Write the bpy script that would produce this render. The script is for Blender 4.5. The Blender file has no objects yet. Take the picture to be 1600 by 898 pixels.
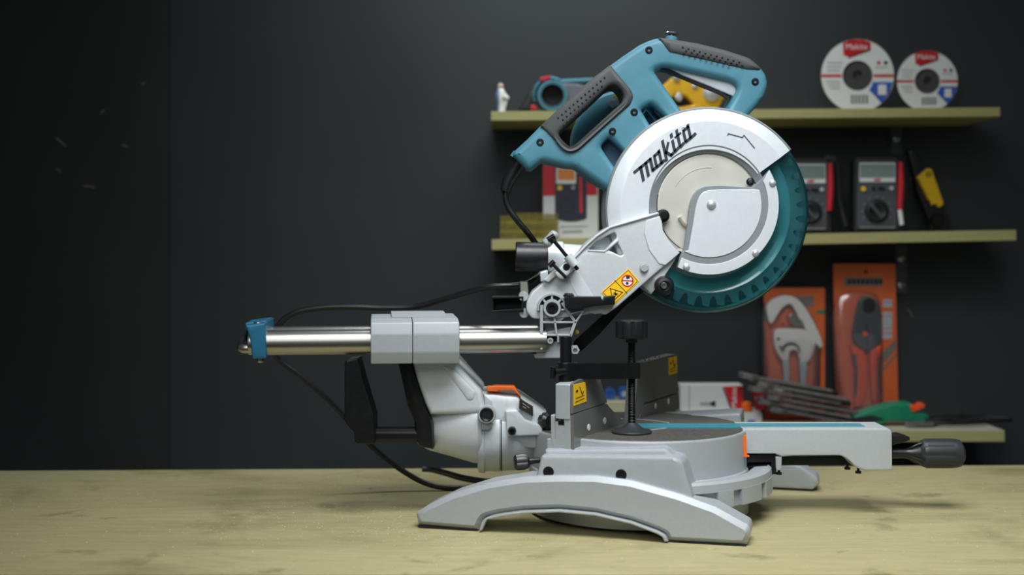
import bpy, bmesh, math, random
from mathutils import Vector, Matrix
random.seed(7)
S = bpy.context.scene
COL = S.collection
PI = math.pi
# ------------------------------------------------------------------ camera, world, lights, exposure
F, HZ, H = 1930.0, 395.0, 0.354        # focal length in px of a 1600 px frame, horizon row, eye height over the bench
cam_d = bpy.data.cameras.new('camera'); cam = bpy.data.objects.new('camera', cam_d); COL.objects.link(cam)
cam.location = (0, 0, H); cam.rotation_euler = (PI/2, 0, 0)
cam_d.sensor_width = 36; cam_d.lens = F/1600*36; cam_d.shift_y = -(449-HZ)/1600
cam_d.dof.use_dof = True; cam_d.dof.focus_distance = 1.63; cam_d.dof.aperture_fstop = 3.0
cam_d.clip_start = .05
S.camera = cam
S.view_settings.view_transform = 'Standard'; S.view_settings.look = 'None'
S.view_settings.exposure = 0.0; S.view_settings.gamma = 1; S.view_settings.use_curve_mapping = False
w = bpy.data.worlds.new('studio'); S.world = w; w.use_nodes = True
w.node_tree.nodes['Background'].inputs[0].default_value = (.75, .9, 1, 1)
w.node_tree.nodes['Background'].inputs[1].default_value = 0.08
def area(name, loc, target, sx, sy, power, col=(1, 1, 1), spread=180):
    l = bpy.data.lights.new(name, 'AREA'); l.shape = 'RECTANGLE'; l.size = sx; l.size_y = sy
    l.energy = power; l.color = col; l.spread = math.radians(spread)
    o = bpy.data.objects.new(name, l); COL.objects.link(o); o.location = loc
    o.rotation_euler = (Vector(target)-Vector(loc)).to_track_quat('-Z', 'Y').to_euler()
    return o
area('overhead_softbox', (.25, .92, 1.35), (.24, 1.50, .0), .9, .6, 8.0, (.95, .985, 1), 90)
area('front_softbox', (-.35, -.1, 1.25), (.2, 1.7, .35), .9, .9, 1.2, (.97, .99, 1), 60)
area('added_wall_light', (.12, 2.15, 1.30), (.12, 2.50, 0), .7, .15, 4.6, (.93, .98, 1), 150)  # added unseen light that brightens the wall towards its top

# ------------------------------------------------------------------ materials
def lin(c):
    return tuple(((v/255)/12.92 if v/255 <= .04045 else ((v/255+.055)/1.055)**2.4) for v in c)+(1,)
MATS = {}
def mat(name, rgb, rough=.5, metal=0, var=.06, scale=60, bump=0, bscale=400, coat=0, stretch=None, spec=.5, rvar=.08):
    m = bpy.data.materials.new(name); m.use_nodes = True; nt = m.node_tree; N = nt.nodes; L = nt.links
    b = N['Principled BSDF']
    tc = N.new('ShaderNodeTexCoord'); mp = N.new('ShaderNodeMapping'); L.new(tc.outputs['Object'], mp.inputs[0])
    if stretch: mp.inputs['Scale'].default_value = stretch
    n = N.new('ShaderNodeTexNoise'); n.inputs['Scale'].default_value = scale; n.inputs['Detail'].default_value = 5
    L.new(mp.outputs[0], n.inputs['Vector'])
    r = N.new('ShaderNodeValToRGB'); c = lin(rgb)
    r.color_ramp.elements[0].position = .3; r.color_ramp.elements[1].position = .7
    r.color_ramp.elements[0].color = tuple(v*(1-var) for v in c[:3])+(1,)
    r.color_ramp.elements[1].color = tuple(min(1, v*(1+var)) for v in c[:3])+(1,)
    L.new(n.outputs['Fac'], r.inputs[0]); L.new(r.outputs[0], b.inputs['Base Color'])
    mr = N.new('ShaderNodeMapRange'); mr.inputs['To Min'].default_value = max(.02, rough-rvar); mr.inputs['To Max'].default_value = min(1, rough+rvar)
    L.new(n.outputs['Fac'], mr.inputs[0]); L.new(mr.outputs[0], b.inputs['Roughness'])
    b.inputs['Metallic'].default_value = metal; b.inputs['Coat Weight'].default_value = coat
    b.inputs['Specular IOR Level'].default_value = spec
    if bump:
        n2 = N.new('ShaderNodeTexNoise'); n2.inputs['Scale'].default_value = bscale; n2.inputs['Detail'].default_value = 3
        L.new(tc.outputs['Object'], n2.inputs['Vector'])
        bp = N.new('ShaderNodeBump'); bp.inputs['Strength'].default_value = bump; bp.inputs['Distance'].default_value = .001
        L.new(n2.outputs['Fac'], bp.inputs['Height']); L.new(bp.outputs[0], b.inputs['Normal'])
    MATS[name] = m
    return m
SILVER = mat('silver_paint', (171, 176, 179), .5, .2, .03, 200)
CASE = mat('bright_silver_paint', (218, 224, 228), .4, .2, .02, 200)
BAND = mat('band_grey', (138, 145, 148), .45, .2, .03, 200)  # darker grey than the case, for its groove, rim and hub band
MITRE = mat('mitre_arm_paint', (188, 193, 196), .45, .2, .03, 200)
ARMP = mat('light_silver_paint', (206, 212, 215), .42, .25, .03, 200)
NICKEL = mat('nickel_plate', (216, 213, 202), .36, .35, .03, 30)
CHROME = mat('chrome_tube', (178, 177, 170), .33, 1, .02, 8, rvar=.02)
ZINC = mat('zinc_plate', (196, 200, 203), .38, .45, .03, 90)
STEEL = mat('steel', (178, 180, 182), .3, 1, .05, 90)
BLADE = mat('blade_steel', (206, 211, 214), .4, .3, .05, 90)
ALU = mat('milled_aluminium', (140, 140, 136), .38, .55, .08, 120, stretch=(1, 1, 8))
TABLE = mat('dusty_cast_metal', (98, 95, 90), .55, .35, .25, 260, .3, 900)
TEAL = mat('teal_plastic', (74, 132, 150), .48, 0, .03, 80, .12, 2500)
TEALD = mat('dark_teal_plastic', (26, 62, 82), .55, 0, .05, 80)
CAPBLUE = mat('blue_casting', (38, 112, 144), .42, .15, .06, 60)
KERF = mat('kerf_teal', (62, 138, 152), .35, 0, .05, 80)
RUBBER = mat('grip_rubber', (74, 76, 77), .6, 0, .05, 150, .2, 3000)
BLACK = mat('black_plastic', (24, 25, 27), .38, 0, .1, 90)
BLACKM = mat('black_steel', (17, 18, 20), .4, .3, .1, 90)
CORD = mat('cord_rubber', (22, 23, 25), .35, 0, .08, 60)
GRIPB = mat('charcoal_plastic', (45, 47, 51), .5, 0, .05, 90)
ORANGE = mat('orange_plastic', (238, 106, 32), .4, 0, .03, 60)
YELLOW = mat('label_yellow', (250, 196, 20), .5, 0, .02, 60)
INK = mat('black_ink', (30, 26, 20), .6, 0, .02, 60)
LOGO = mat('logo_charcoal', (52, 56, 64), .45, 0, .03, 60)
REDINK = mat('red_ink', (206, 44, 44), .5, 0, .03, 60)
WHITE = mat('white_print', (228, 230, 228), .5, 0, .02, 60)
PAPERW = mat('white_card', (206, 208, 206), .6, 0, .02, 60)
GREYINK = mat('grey_ink', (150, 152, 152), .6, 0, .02, 60)
REDP = mat('red_card', (196, 24, 36), .5, 0, .04, 60)
REDPL = mat('red_plastic', (190, 34, 44), .45, 0, .04, 60)
BLUEINK = mat('blue_ink', (50, 92, 180), .5, 0, .04, 60)
ABRAS = mat('abrasive_grey', (70, 68, 68), .85, 0, .2, 600, .5, 1500)
NAVY = mat('navy_print', (36, 36, 58), .5, 0, .08, 60)
SCRO = mat('orange_screen_print', (230, 140, 60), .5, 0, .06, 90)
LCD = mat('lcd_glass', (132, 150, 146), .25, 0, .03, 60)
METER = mat('meter_body', (74, 78, 84), .5, 0, .05, 60)
METERD = mat('meter_holster', (30, 31, 35), .55, 0, .05, 60)
YELP = mat('yellow_plastic', (236, 190, 20), .45, 0, .05, 60)
GOLD = mat('yellow_enamel', (222, 170, 30), .4, .1, .05, 60)
BRASS = mat('brass_nails', (150, 138, 62), .4, .7, .25, 90)
CARD = mat('orange_card', (222, 104, 52), .5, 0, .06, 30)
CARDG = mat('grey_card_print', (120, 112, 108), .55, 0, .05, 60)
CREAM = mat('white_tool_body', (226, 222, 220), .45, 0, .03, 60)
PALE = mat('pale_blue_grip', (176, 186, 196), .45, 0, .04, 60)
TOOLK = mat('worn_black_tool', (52, 50, 50), .42, .6, .25, 120)
TOOLG = mat('worn_grey_tool', (150, 148, 146), .38, .8, .2, 120)
GREENP = mat('green_plastic', (22, 128, 92), .45, 0, .06, 60)
ORANGEP = mat('orange_red_plastic', (236, 84, 30), .45, 0, .04, 60)
SKIN = mat('painted_skin', (222, 190, 168), .5, 0, .04, 60)
LBLUE = mat('pale_blue_glaze', (120, 150, 200), .35, 0, .05, 60)
PORC = mat('white_glaze', (226, 226, 220), .3, 0, .03, 60)
GREYB = mat('tool_grey', (96, 100, 108), .5, 0, .05, 60)
TRIG = mat('trigger_grey', (176, 183, 187), .4, 0, .03, 60)
LENS = mat('dark_lens', (8, 8, 14), .8, 0, .05, 60)
CARTON = mat('beige_carton', (188, 182, 150), .7, 0, .05, 60)
BLUEP = mat('blue_plastic', (40, 84, 160), .45, 0, .05, 60)
CLIPG = mat('khaki_clip', (138, 138, 122), .5, 0, .05, 60)
DUST = mat('sawdust_flakes', (220, 206, 160), .8, 0, .2, 300)
def clear(name, tint, gloss, rough, diff, wob=.05):
    m = bpy.data.materials.new(name); m.use_nodes = True; nt = m.node_tree; N = nt.nodes; L = nt.links
    out = N['Material Output']; N.remove(N['Principled BSDF'])
    t = N.new('ShaderNodeBsdfTransparent'); t.inputs[0].default_value = lin(tint)
    g = N.new('ShaderNodeBsdfGlossy'); g.inputs['Roughness'].default_value = rough; g.inputs[0].default_value = (1, 1, 1, 1)
    d = N.new('ShaderNodeBsdfDiffuse'); d.inputs[0].default_value = lin(diff[1])
    m1 = N.new('ShaderNodeMixShader'); m1.inputs[0].default_value = diff[0]
    m2 = N.new('ShaderNodeMixShader'); fr = N.new('ShaderNodeFresnel'); fr.inputs[0].default_value = 1.45
    mu = N.new('ShaderNodeMath'); mu.operation = 'MULTIPLY'; mu.inputs[1].default_value = gloss
    L.new(fr.outputs[0], mu.inputs[0]); L.new(mu.outputs[0], m2.inputs[0])
    tc = N.new('ShaderNodeTexCoord'); no = N.new('ShaderNodeTexNoise'); no.inputs['Scale'].default_value = 22
    bp = N.new('ShaderNodeBump'); bp.inputs['Strength'].default_value = wob; L.new(tc.outputs['Object'], no.inputs['Vector'])
    L.new(no.outputs['Fac'], bp.inputs['Height']); L.new(bp.outputs[0], g.inputs['Normal'])
    L.new(t.outputs[0], m1.inputs[1]); L.new(d.outputs[0], m1.inputs[2])
    L.new(m1.outputs[0], m2.inputs[1]); L.new(g.outputs[0], m2.inputs[2]); L.new(m2.outputs[0], out.inputs[0])
    return m
TEALCLEAR = clear('clear_teal_plastic', (212, 241, 243), 1.0, .08, (.05, (56, 160, 176)))
TEALSHEEN = clear('teal_lip_sheen', (190, 236, 238), 1.0, .1, (.16, (90, 190, 200)))  # paler, hazier teal paints the lip's reflected band into the plastic
TEALRIMLIT = clear('lit_teal_rim', (170, 230, 232), 1.0, .15, (.5, (150, 232, 235)))  # brightened teal puts the light caught inside the rim into its colour
TEALBACK = clear('teal_plastic_back', (150, 220, 225), 1.0, .15, (.08, (40, 140, 155)))
BLISTER = clear('clear_blister', (250, 250, 250), 3.0, .14, (.07, (240, 240, 240)), .10)
def wood(name, base, dark, light, stain, scl=1.0):
    m = bpy.data.materials.new(name); m.use_nodes = True; nt = m.node_tree; N = nt.nodes; L = nt.links
    b = N['Principled BSDF']; b.inputs['Roughness'].default_value = .62; b.inputs['Specular IOR Level'].default_value = .35
    tc = N.new('ShaderNodeTexCoord')
    def noise(scale, st, detail=6, rough=.6, dist=0):
        mp = N.new('ShaderNodeMapping'); mp.inputs['Scale'].default_value = st; L.new(tc.outputs['Object'], mp.inputs[0])
        n = N.new('ShaderNodeTexNoise'); n.inputs['Scale'].default_value = scale*scl; n.inputs['Detail'].default_value = detail
        n.inputs['Roughness'].default_value = rough; n.inputs['Distortion'].default_value = dist
        L.new(mp.outputs[0], n.inputs['Vector']); return n
    def ramp(src, a, b_, ca, cb):
        r = N.new('ShaderNodeValToRGB'); r.color_ramp.elements[0].position = a; r.color_ramp.elements[1].position = b_
        r.color_ramp.elements[0].color = ca; r.color_ramp.elements[1].color = cb; L.new(src, r.inputs[0]); return r
    def mix(fac, a, b_, mode='MIX'):
        x = N.new('ShaderNodeMix'); x.data_type = 'RGBA'; x.blend_type = mode
        if isinstance(fac, float): x.inputs[0].default_value = fac
        else: L.new(fac, x.inputs[0])
        L.new(a, x.inputs[6]); L.new(b_, x.inputs[7]); return x.outputs[2]
    grain = ramp(noise(9, (1.2, 14, 14), 8, .65, .6).outputs['Fac'], .32, .7, lin(base), lin(light))
    fine = ramp(noise(90, (1, 9, 9), 4).outputs['Fac'], .3, .7, (.86, .86, .86, 1), (1.05, 1.05, 1.05, 1))
    c = mix(1.0, grain.outputs[0], fine.outputs[0], 'MULTIPLY')
    if stain:
        for sc, lo, hi, amt in ((4.5, .54, .70, .5), (11, .60, .70, .55), (30, .64, .73, .55)):
            st = ramp(noise(sc, (1, 1.2, 1), 6, .65, .5).outputs['Fac'], lo, hi, (0, 0, 0, 1), (amt, amt, amt, 1))
            dk = N.new('ShaderNodeRGB'); dk.outputs[0].default_value = lin(dark)
            c = mix(st.outputs[0], c, dk.outputs[0])
        sp = ramp(noise(420, (1, 1, 1), 2).outputs['Fac'], .70, .76, (0, 0, 0, 1), (.5, .5, .5, 1))
        dk = N.new('ShaderNodeRGB'); dk.outputs[0].default_value = lin((226, 216, 176)); c = mix(sp.outputs[0], c, dk.outputs[0])
    L.new(c, b.inputs['Base Color'])
    bp = N.new('ShaderNodeBump'); bp.inputs['Strength'].default_value = .2; bp.inputs['Distance'].default_value = .001
    L.new(noise(300, (1, 5, 5), 3).outputs['Fac'], bp.inputs['Height']); L.new(bp.outputs[0], b.inputs['Normal'])
    return m
BENCH = wood('bench_plywood', (168, 159, 116), (106, 99, 66), (186, 177, 134), True)
SHELFW = wood('shelf_plywood', (172, 167, 112), (100, 92, 58), (186, 180, 124), False, 2)
SHELFT = wood('pale_shelf_board', (184, 178, 156), (120, 110, 80), (198, 194, 174), False, 2)
WALLM = mat('black_wall_paint', (57, 61, 63), .65, 0, .10, 3, .15, 300, spec=.28)
WALLM2 = mat('black_wall_paint_old', (53, 56, 55), .65, 0, .12, 3, .15, 300, spec=.28)
FLOORM = mat('dark_floor', (40, 40, 40), .8, 0, .1, 6)

# ------------------------------------------------------------------ geometry helpers (all return (verts, faces) in world space)
Z = Vector((0, 0, 1))
def P(px, py, d): return Vector(((px-800)*d/F, d, H+(HZ-py)*d/F))
def k(d): return d/F
class Plane:
    """a vertical plane: a point on it and its horizontal direction"""
    def __init__(s, p0, yaw=0.0):
        s.p0 = Vector((p0[0], p0[1], 0)); s.u = Vector((math.cos(yaw), math.sin(yaw), 0)); s.n = Vector((-s.u.y, s.u.x, 0))
    def pt(s, px, py):
        r = Vector(((px-800)/F, 1, (HZ-py)/F)); t = s.p0.dot(s.n)/r.dot(s.n)
        return Vector((r.x*t, r.y*t, H+r.z*t))
    def sz(s, px, py):
        p = s.pt(px, py); return ((p-s.p0).dot(s.u), p.z)
    def off(s, a):
        q = Plane((0, 0)); q.u = s.u; q.n = s.n; q.p0 = s.p0+s.n*a; return q
def D(d): return Plane((0, d))
def rounded(pts, r=0):
    out = []; n = len(pts)
    for i, p in enumerate(pts):
        rr = p[2] if len(p) > 2 else r
        a = Vector(pts[i-1][:2]); b = Vector(p[:2]); c = Vector(pts[(i+1) % n][:2])
        if rr <= 0: out.append((b.x, b.y)); continue
        la = max((a-b).length, 1e-9); lc = max((c-b).length, 1e-9)
        ra = min(rr, la*.49); rc = min(rr, lc*.49)
        p0 = b+(a-b)/la*ra; p1 = b+(c-b)/lc*rc
        for q in range(5):
            t = q/4; v = p0*(1-t)**2+b*2*t*(1-t)+p1*t*t; out.append((v.x, v.y))
    return out
def arc(cx, cy, r, a0, a1, n=24):
    return [(cx+r*math.cos(math.radians(a0+(a1-a0)*i/n)), cy-r*math.sin(math.radians(a0+(a1-a0)*i/n))) for i in range(n+1)]
def circ(cx, cy, r, n=24): return arc(cx, cy, r, 0, 360, n)[:-1]
def rings(pts, bev, ccw, res):
    """offset rings of a polygon [(x, y, corner radius)], from the true outline inward by bev; same vertex count in each"""
    n = len(pts); V = [Vector(p[:2]) for p in pts]
    ar = sum(V[i-1].x*V[i].y-V[i].x*V[i-1].y for i in range(n))
    if (ar > 0) != ccw: V.reverse(); pts = list(reversed(pts))
    offs = []
    for i in range(n):
        e0 = (V[i]-V[i-1]).normalized(); e1 = (V[(i+1) % n]-V[i]).normalized()
        n0 = Vector((-e0.y, e0.x)); n1 = Vector((-e1.y, e1.x)); m = n0+n1
        L = m.length
        m = n0 if L < .15 else m/L*min(1/max(.35, m.normalized().dot(n0)), 2.6)
        offs.append((m, e0.x*e1.y-e0.y*e1.x))
    out = []
    for q in range(res+1):
        th = q/res*PI/2 if res else 0
        o = bev*(1-math.cos(th)); dz = bev*(1-math.sin(th))
        poly = []
        for i in range(n):
            p = V[i]+offs[i][0]*o; r = pts[i][2] if len(pts[i]) > 2 else 0
            r = (max(0, r-o) if offs[i][1] > 0 else r+o) if r > 0 else 0
            poly.append((p.x, p.y, r if r > 0 else (1e-7 if (len(pts[i]) > 2 and pts[i][2] > 0) else 0)))
        out.append((rounded(poly), dz))
    return out[::-1]          # first = inset loop (dz 0 at the face), last = the outline
def inside(p, poly):
    r = False; n = len(poly)
    for i in range(n):
        (x0, y0), (x1, y1) = poly[i-1], poly[i]
        if (y0 > p.y) != (y1 > p.y) and p.x < (x1-x0)*(p.y-y0)/(y1-y0)+x0: r = not r
    return r
def flat2d(loops, thick, bevel, res=2, one=False):
    from mathutils.geometry import delaunay_2d_cdt
    bevel = min(bevel, thick*(.95 if one else .45)); rs = res if bevel > 1e-6 else 0
    vs, fs = [], []; caps = []; off = 0
    for li, lp in enumerate(loops):
        R = rings(lp, bevel, li == 0, rs)
        lay = [(p, thick/2-dz) for p, dz in R] + [(p, -thick/2+dz) for p, dz in reversed(R)]
        if one: lay = lay[:len(R)]+[(R[-1][0], -thick/2)]
        m = len(R[0][0]); caps.append([(x, y) for x, y in R[0][0]])
        for p, z in lay: vs += [Vector((x, y, z)) for x, y in p]
        for l in range(len(lay)-1):
            for i in range(m):
                j = (i+1) % m; fs.append((off+l*m+i, off+l*m+j, off+(l+1)*m+j, off+(l+1)*m+i))
        off += len(lay)*m
    pts = []; edges = []
    for c in caps:
        c2 = []
        for q in c:
            if not c2 or (Vector(q)-Vector(c2[-1])).length > 2e-6: c2.append(q)
        if len(c2) > 2 and (Vector(c2[0])-Vector(c2[-1])).length < 2e-6: c2.pop()
        o = len(pts); pts += [Vector(q) for q in c2]; edges += [(o+i, o+(i+1) % len(c2)) for i in range(len(c2))]
    cv, ce, cf, a1, a2, a3 = delaunay_2d_cdt(pts, edges, [], 1, 1e-7)
    if len(caps) > 1: cf = [f for f in cf if not any(inside(sum((cv[i] for i in f), Vector((0, 0)))/len(f), c) for c in caps[1:])]
    for z, rev in ((thick/2, 0), (-thick/2, 1)):
        o = len(vs); vs += [Vector((v.x, v.y, z)) for v in cv]
        if one and rev: continue
        for f in cf: fs.append(tuple(o+i for i in (reversed(f) if rev else f)))
    return vs, fs
def plate(pts, pl, thick, bevel=.002, r=0, holes=(), res=2, one=False):
    """outline in photo pixels read on the plane pl (its front face), extruded away from the camera"""
    if not isinstance(pl, Plane): pl = D(pl)
    def cv(lp):
        out = []
        for q in lp:
            p = pl.pt(q[0], q[1]); rr = q[2] if len(q) > 2 else r
            out.append(((p-pl.p0).dot(pl.u), p.z, rr*k(p.y)))
        return out
    loops = [cv(pts)]+[cv(h) for h in holes]
    v, f = flat2d(loops, thick, bevel, res, one)
    return [pl.p0+pl.u*a.x+Z*a.y+pl.n*(thick/2-a.z) for a in v], f
def stroke(pts, wd, pl, thick, bevel=0):
    """thin polyline of pixel width wd as one plate per segment"""
    vs, fs = [], []
    for a, b in zip(pts, pts[1:]):
        a = Vector(a); b = Vector(b); t = (b-a).normalized(); n = Vector((-t.y, t.x))*wd/2; e = t*wd*.3
        q = plate([tuple(a-e+n), tuple(b+e+n), tuple(b+e-n), tuple(a-e-n)], pl, thick, bevel)
        add(vs, fs, q)
    return vs, fs
def add(vs, fs, q):
    o = len(vs); vs += q[0]; fs += [tuple(i+o for i in f) for f in q[1]]
def basis(ax):
    ax = Vector(ax).normalized()
    e1 = Vector((1, 0, 0)) if abs(ax.x) < .7 else Vector((0, 1, 0))
    e1 = (e1-ax*e1.dot(ax)).normalized(); e2 = ax.cross(e1)
    if abs(ax.y) > .9: e2 = (Z-ax*ax.z).normalized(); e1 = e2.cross(ax)*(1 if ax.y < 0 else -1); e1.normalize()
    return ax, e1, e2
def lathe(prof, org, ax, seg=40, a0=0, a1=360, closed=False, flute=None):
    """prof = [(radius, distance along axis)]"""
    ax, e1, e2 = basis(ax); org = Vector(org); full = abs(a1-a0) >= 359.9
    n = seg if full else seg+1; m = len(prof); vs, fs = [], []
    for i in range(n):
        a = math.radians(a0+(a1-a0)*i/seg); dr = e1*math.cos(a)+e2*math.sin(a)
        for j, (r, h) in enumerate(prof):
            if flute and flute[2] <= j <= flute[3]: r = r*(1-flute[1]*max(0, math.cos(a*flute[0]))**2)
            vs.append(org+dr*r+ax*h)
    for i in range(seg):
        i2 = (i+1) % n
        for j in range(m if closed else m-1):
            j2 = (j+1) % m
            fs.append((i*m+j, i2*m+j, i2*m+j2, i*m+j2))
    if not full and closed:
        fs.append(tuple(range(m))); fs.append(tuple(reversed([(n-1)*m+j for j in range(m)])))
    return vs, fs
def smooth_path(pts, sub=8):
    pts = [Vector(p) for p in pts]; out = []
    for i in range(len(pts)-1):
        p0 = pts[max(i-1, 0)]; p1 = pts[i]; p2 = pts[i+1]; p3 = pts[min(i+2, len(pts)-1)]
        for s in range(sub):
            t = s/sub
            out.append(.5*((2*p1)+(p2-p0)*t+(2*p0-5*p1+4*p2-p3)*t*t+(3*p1-p0-3*p2+p3)*t**3))
    out.append(pts[-1]); return out
def tube(pts, r, seg=14, sub=0):
    pts = [Vector(p) for p in pts]
    if sub: pts = smooth_path(pts, sub)
    rs = r if isinstance(r, (list, tuple)) else [r]*len(pts)
    if len(rs) != len(pts): rs = [rs[0]+(rs[-1]-rs[0])*i/(len(pts)-1) for i in range(len(pts))]
    vs, fs = [], []; up = None
    for i, p in enumerate(pts):
        t = (pts[min(i+1, len(pts)-1)]-pts[max(i-1, 0)]).normalized()
        if up is None: up = basis(t)[1]
        up = (up-t*up.dot(t)).normalized(); sd = t.cross(up)
        for q in range(seg):
            a = 2*PI*q/seg; vs.append(p+(up*math.cos(a)+sd*math.sin(a))*rs[i])
    for i in range(len(pts)-1):
        for q in range(seg):
            q2 = (q+1) % seg; fs.append((i*seg+q, i*seg+q2, (i+1)*seg+q2, (i+1)*seg+q))
    fs.append(tuple(reversed(range(seg)))); b = (len(pts)-1)*seg; fs.append(tuple(b+q for q in range(seg)))
    return vs, fs
def hull_bm(vs, fs, bev, segs=2):
    bm = bmesh.new(); bv = [bm.verts.new(v) for v in vs]
    for f in fs: bm.faces.new([bv[i] for i in f])
    bmesh.ops.recalc_face_normals(bm, faces=bm.faces)
    if bev: bmesh.ops.bevel(bm, geom=list(bm.edges), offset=bev, segments=segs, profile=.5, affect='EDGES', clamp_overlap=True)
    bm.verts.index_update(); r = [v.co.copy() for v in bm.verts], [tuple(v.index for v in f.verts) for f in bm.faces]
    bm.free(); return r
def prism(sec, p0, p1, e1, e2, bev=0):
    """closed section [(a,b)] in axes e1,e2 swept from p0 to p1"""
    n = len(sec); vs = [p0+e1*a+e2*b for a, b in sec]+[p1+e1*a+e2*b for a, b in sec]
    fs = [tuple(range(n)), tuple(reversed(range(n, 2*n)))]+[(i, (i+1) % n, n+(i+1) % n, n+i) for i in range(n)]
    return hull_bm(vs, fs, bev)
def box(c, s, bev=.002, yaw=0, u=None):
    c = Vector(c); e1 = Vector((math.cos(yaw), math.sin(yaw), 0)); e2 = Vector((-e1.y, e1.x, 0))
    x, y, z = [v/2 for v in s]
    return prism([(-x, -y), (x, -y), (x, y), (-x, y)], c-Z*z, c+Z*z, e1, e2, bev)
def bolt(c, ax, r, h, socket=.45, hexa=False):
    p = [(0, h*.45), (r*socket, h*.45), (r*socket, h), (r*.86, h), (r, h*.8), (r, -h*.3), (0, -h*.3)]
    return lathe(p, c, ax, 6 if hexa else 20)
def dome(c, ax, r, h):
    return lathe([(0, h)]+[(r*math.sin(a), h*math.cos(a)) for a in (.25, .5, .8, 1.1, 1.35, PI/2)]+[(r, -h*.3), (0, -h*.3)], c, ax, 24)
def text(s, size, org, e1, e2, thick=.0004, align='LEFT', shear=0):
    cu = bpy.data.curves.new('tmp', 'FONT'); cu.body = s; cu.size = size; cu.align_x = align; cu.extrude = thick/2; cu.shear = shear
    o = bpy.data.objects.new('tmp', cu); me = bpy.data.meshes.new_from_object(o); e1 = Vector(e1); e2 = Vector(e2); e3 = e1.cross(e2)
    r = [Vector(org)+e1*v.co.x+e2*v.co.y+e3*v.co.z for v in me.vertices], [tuple(p.vertices) for p in me.polygons]
    bpy.data.meshes.remove(me); bpy.data.objects.remove(o); bpy.data.curves.remove(cu); return r
ORG = {}
def obj(name, m, parent, *shapes, org=None, label=None, weld=1e-6, sharp=32):
    vs, fs = [], []
    for s in shapes: add(vs, fs, s)
    o0 = ORG[parent.name] if parent else Vector(org or (0, 0, 0))
    me = bpy.data.meshes.new(name); me.from_pydata([v-o0 for v in vs], [], fs); me.update()
    bm = bmesh.new(); bm.from_mesh(me); bmesh.ops.remove_doubles(bm, verts=bm.verts, dist=weld)
    bmesh.ops.dissolve_degenerate(bm, edges=bm.edges, dist=1e-7)
    bmesh.ops.recalc_face_normals(bm, faces=bm.faces)
    for f in bm.faces: f.smooth = True
    ca = math.radians(sharp)
    for e in bm.edges:
        e.smooth = len(e.link_faces) == 2 and e.calc_face_angle(PI) < ca
    bm.to_mesh(me); bm.free()
    o = bpy.data.objects.new(name, me); COL.objects.link(o); me.materials.append(m)
    wn = o.modifiers.new('weighted_normals', 'WEIGHTED_NORMAL'); wn.keep_sharp = True; wn.weight = 90
    if parent: o.parent = parent
    else: o.location = o0
    ORG[o.name] = o0
    if label: o['label'] = label
    return o
def thing(name, label, cat, loc, group=None):
    o = bpy.data.objects.new(name, None); COL.objects.link(o); o.location = loc; o.empty_display_size = .05
    ORG[o.name] = Vector(loc); tag(o, label, cat, group); return o
def tag(o, label, cat, group=None, kind=None):
    o['label'] = label; o['category'] = cat
    if group: o['group'] = group
    if kind: o['kind'] = kind
    return o
def struct(o): o['kind'] = 'structure'; return o
def copy_tree(o, loc, rot, label=None):
    c = o.copy(); COL.objects.link(c); c.location = loc; c.rotation_euler = rot
    if label: c['label'] = label
    def rec(a, b):
        for ch in a.children:
            q = ch.copy(); COL.objects.link(q); q.parent = b; rec(ch, q)
    rec(o, c); return c
YA = (0, -1, 0)      # towards the camera
# ------------------------------------------------------------------ setting
WALL = 2.60
seam = (266-800)*WALL/F
def wall_box(x0, x1, y, z0, z1): return box(((x0+x1)/2, y+.02, (z0+z1)/2), (x1-x0, .04, z1-z0), 0)
wb = struct(obj('wall_back', WALLM, None, wall_box(seam, 4.5, WALL, -.8, 2.4)))
wp = obj('wall_panel', WALLM2, wb, wall_box(-4.5, seam-.0015, WALL+.001, -.8, 2.4))
struct(obj('floor', FLOORM, None, box((0, .3, -.82), (9.0, 4.6, .04), 0)))

# ------------------------------------------------------------------ workbench
bench = thing('workbench', 'long plywood workbench with stained dusty top under the mitre saw', 'workbench', (0, 1.7, -.80))
def quad_slab(c, z0, z1, bev):
    n = len(c); return prism([(p[0], p[1]) for p in c], Vector((0, 0, z0)), Vector((0, 0, z1)), Vector((1, 0, 0)), Vector((0, 1, 0)), bev)
obj('bench_top', BENCH, bench, quad_slab([(-1.25, 1.361), (1.25, 1.361), (1.25, 2.075), (-1.25, 1.996)], -.04, 0, .0015))
for sx in (-1.15, 1.15):
    for sy in (1.44, 1.92): obj('bench_leg', BENCH, bench, box((sx, sy, -.42), (.07, .07, .76), .003))

# ------------------------------------------------------------------ shelves
def shelf(label, xl, yl, xr, yr, d, th, m, top=None):
    a = P(xl, yl, d); b = P(xr, yr, d); t = th*k(d); dz = WALL-d-.001
    s = thing('wall_shelf', label, 'shelf', ((a.x+b.x)/2, WALL, min(a.z, b.z)-t))
    e = (b-a).normalized()
    obj('shelf_board', m, s, prism([(0, 0), (dz, 0), (dz, -t), (0, -t)], a, b, Vector((0, 1, 0)), Vector((-e.z, 0, e.x)), .001))
    if top: obj('shelf_facing', top, s, prism([(.0005, 0), (dz, 0), (dz, .0008), (.0005, .0008)], a, b, Vector((0, 1, 0)), Vector((-e.z, 0, e.x)), 0))
    return a, b
S1 = shelf('top plywood wall shelf carrying the two grinding discs', 767, 174, 1563, 167.5, 2.42, 14.5, SHELFW)
S2 = shelf('middle plywood wall shelf carrying the multimeters', 768, 374, 1588, 359, 2.42, 16.5, SHELFW)
S3 = shelf('lowest wall shelf carrying tool blister packs and a heap of pliers', 905, 673, 1570, 673, 2.40, 17, SHELFW, SHELFT)
def zs(sh, x, up=0):
    a, b = sh; return a.z+(b.z-a.z)*(x-a.x)/(b.x-a.x)+up
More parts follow.
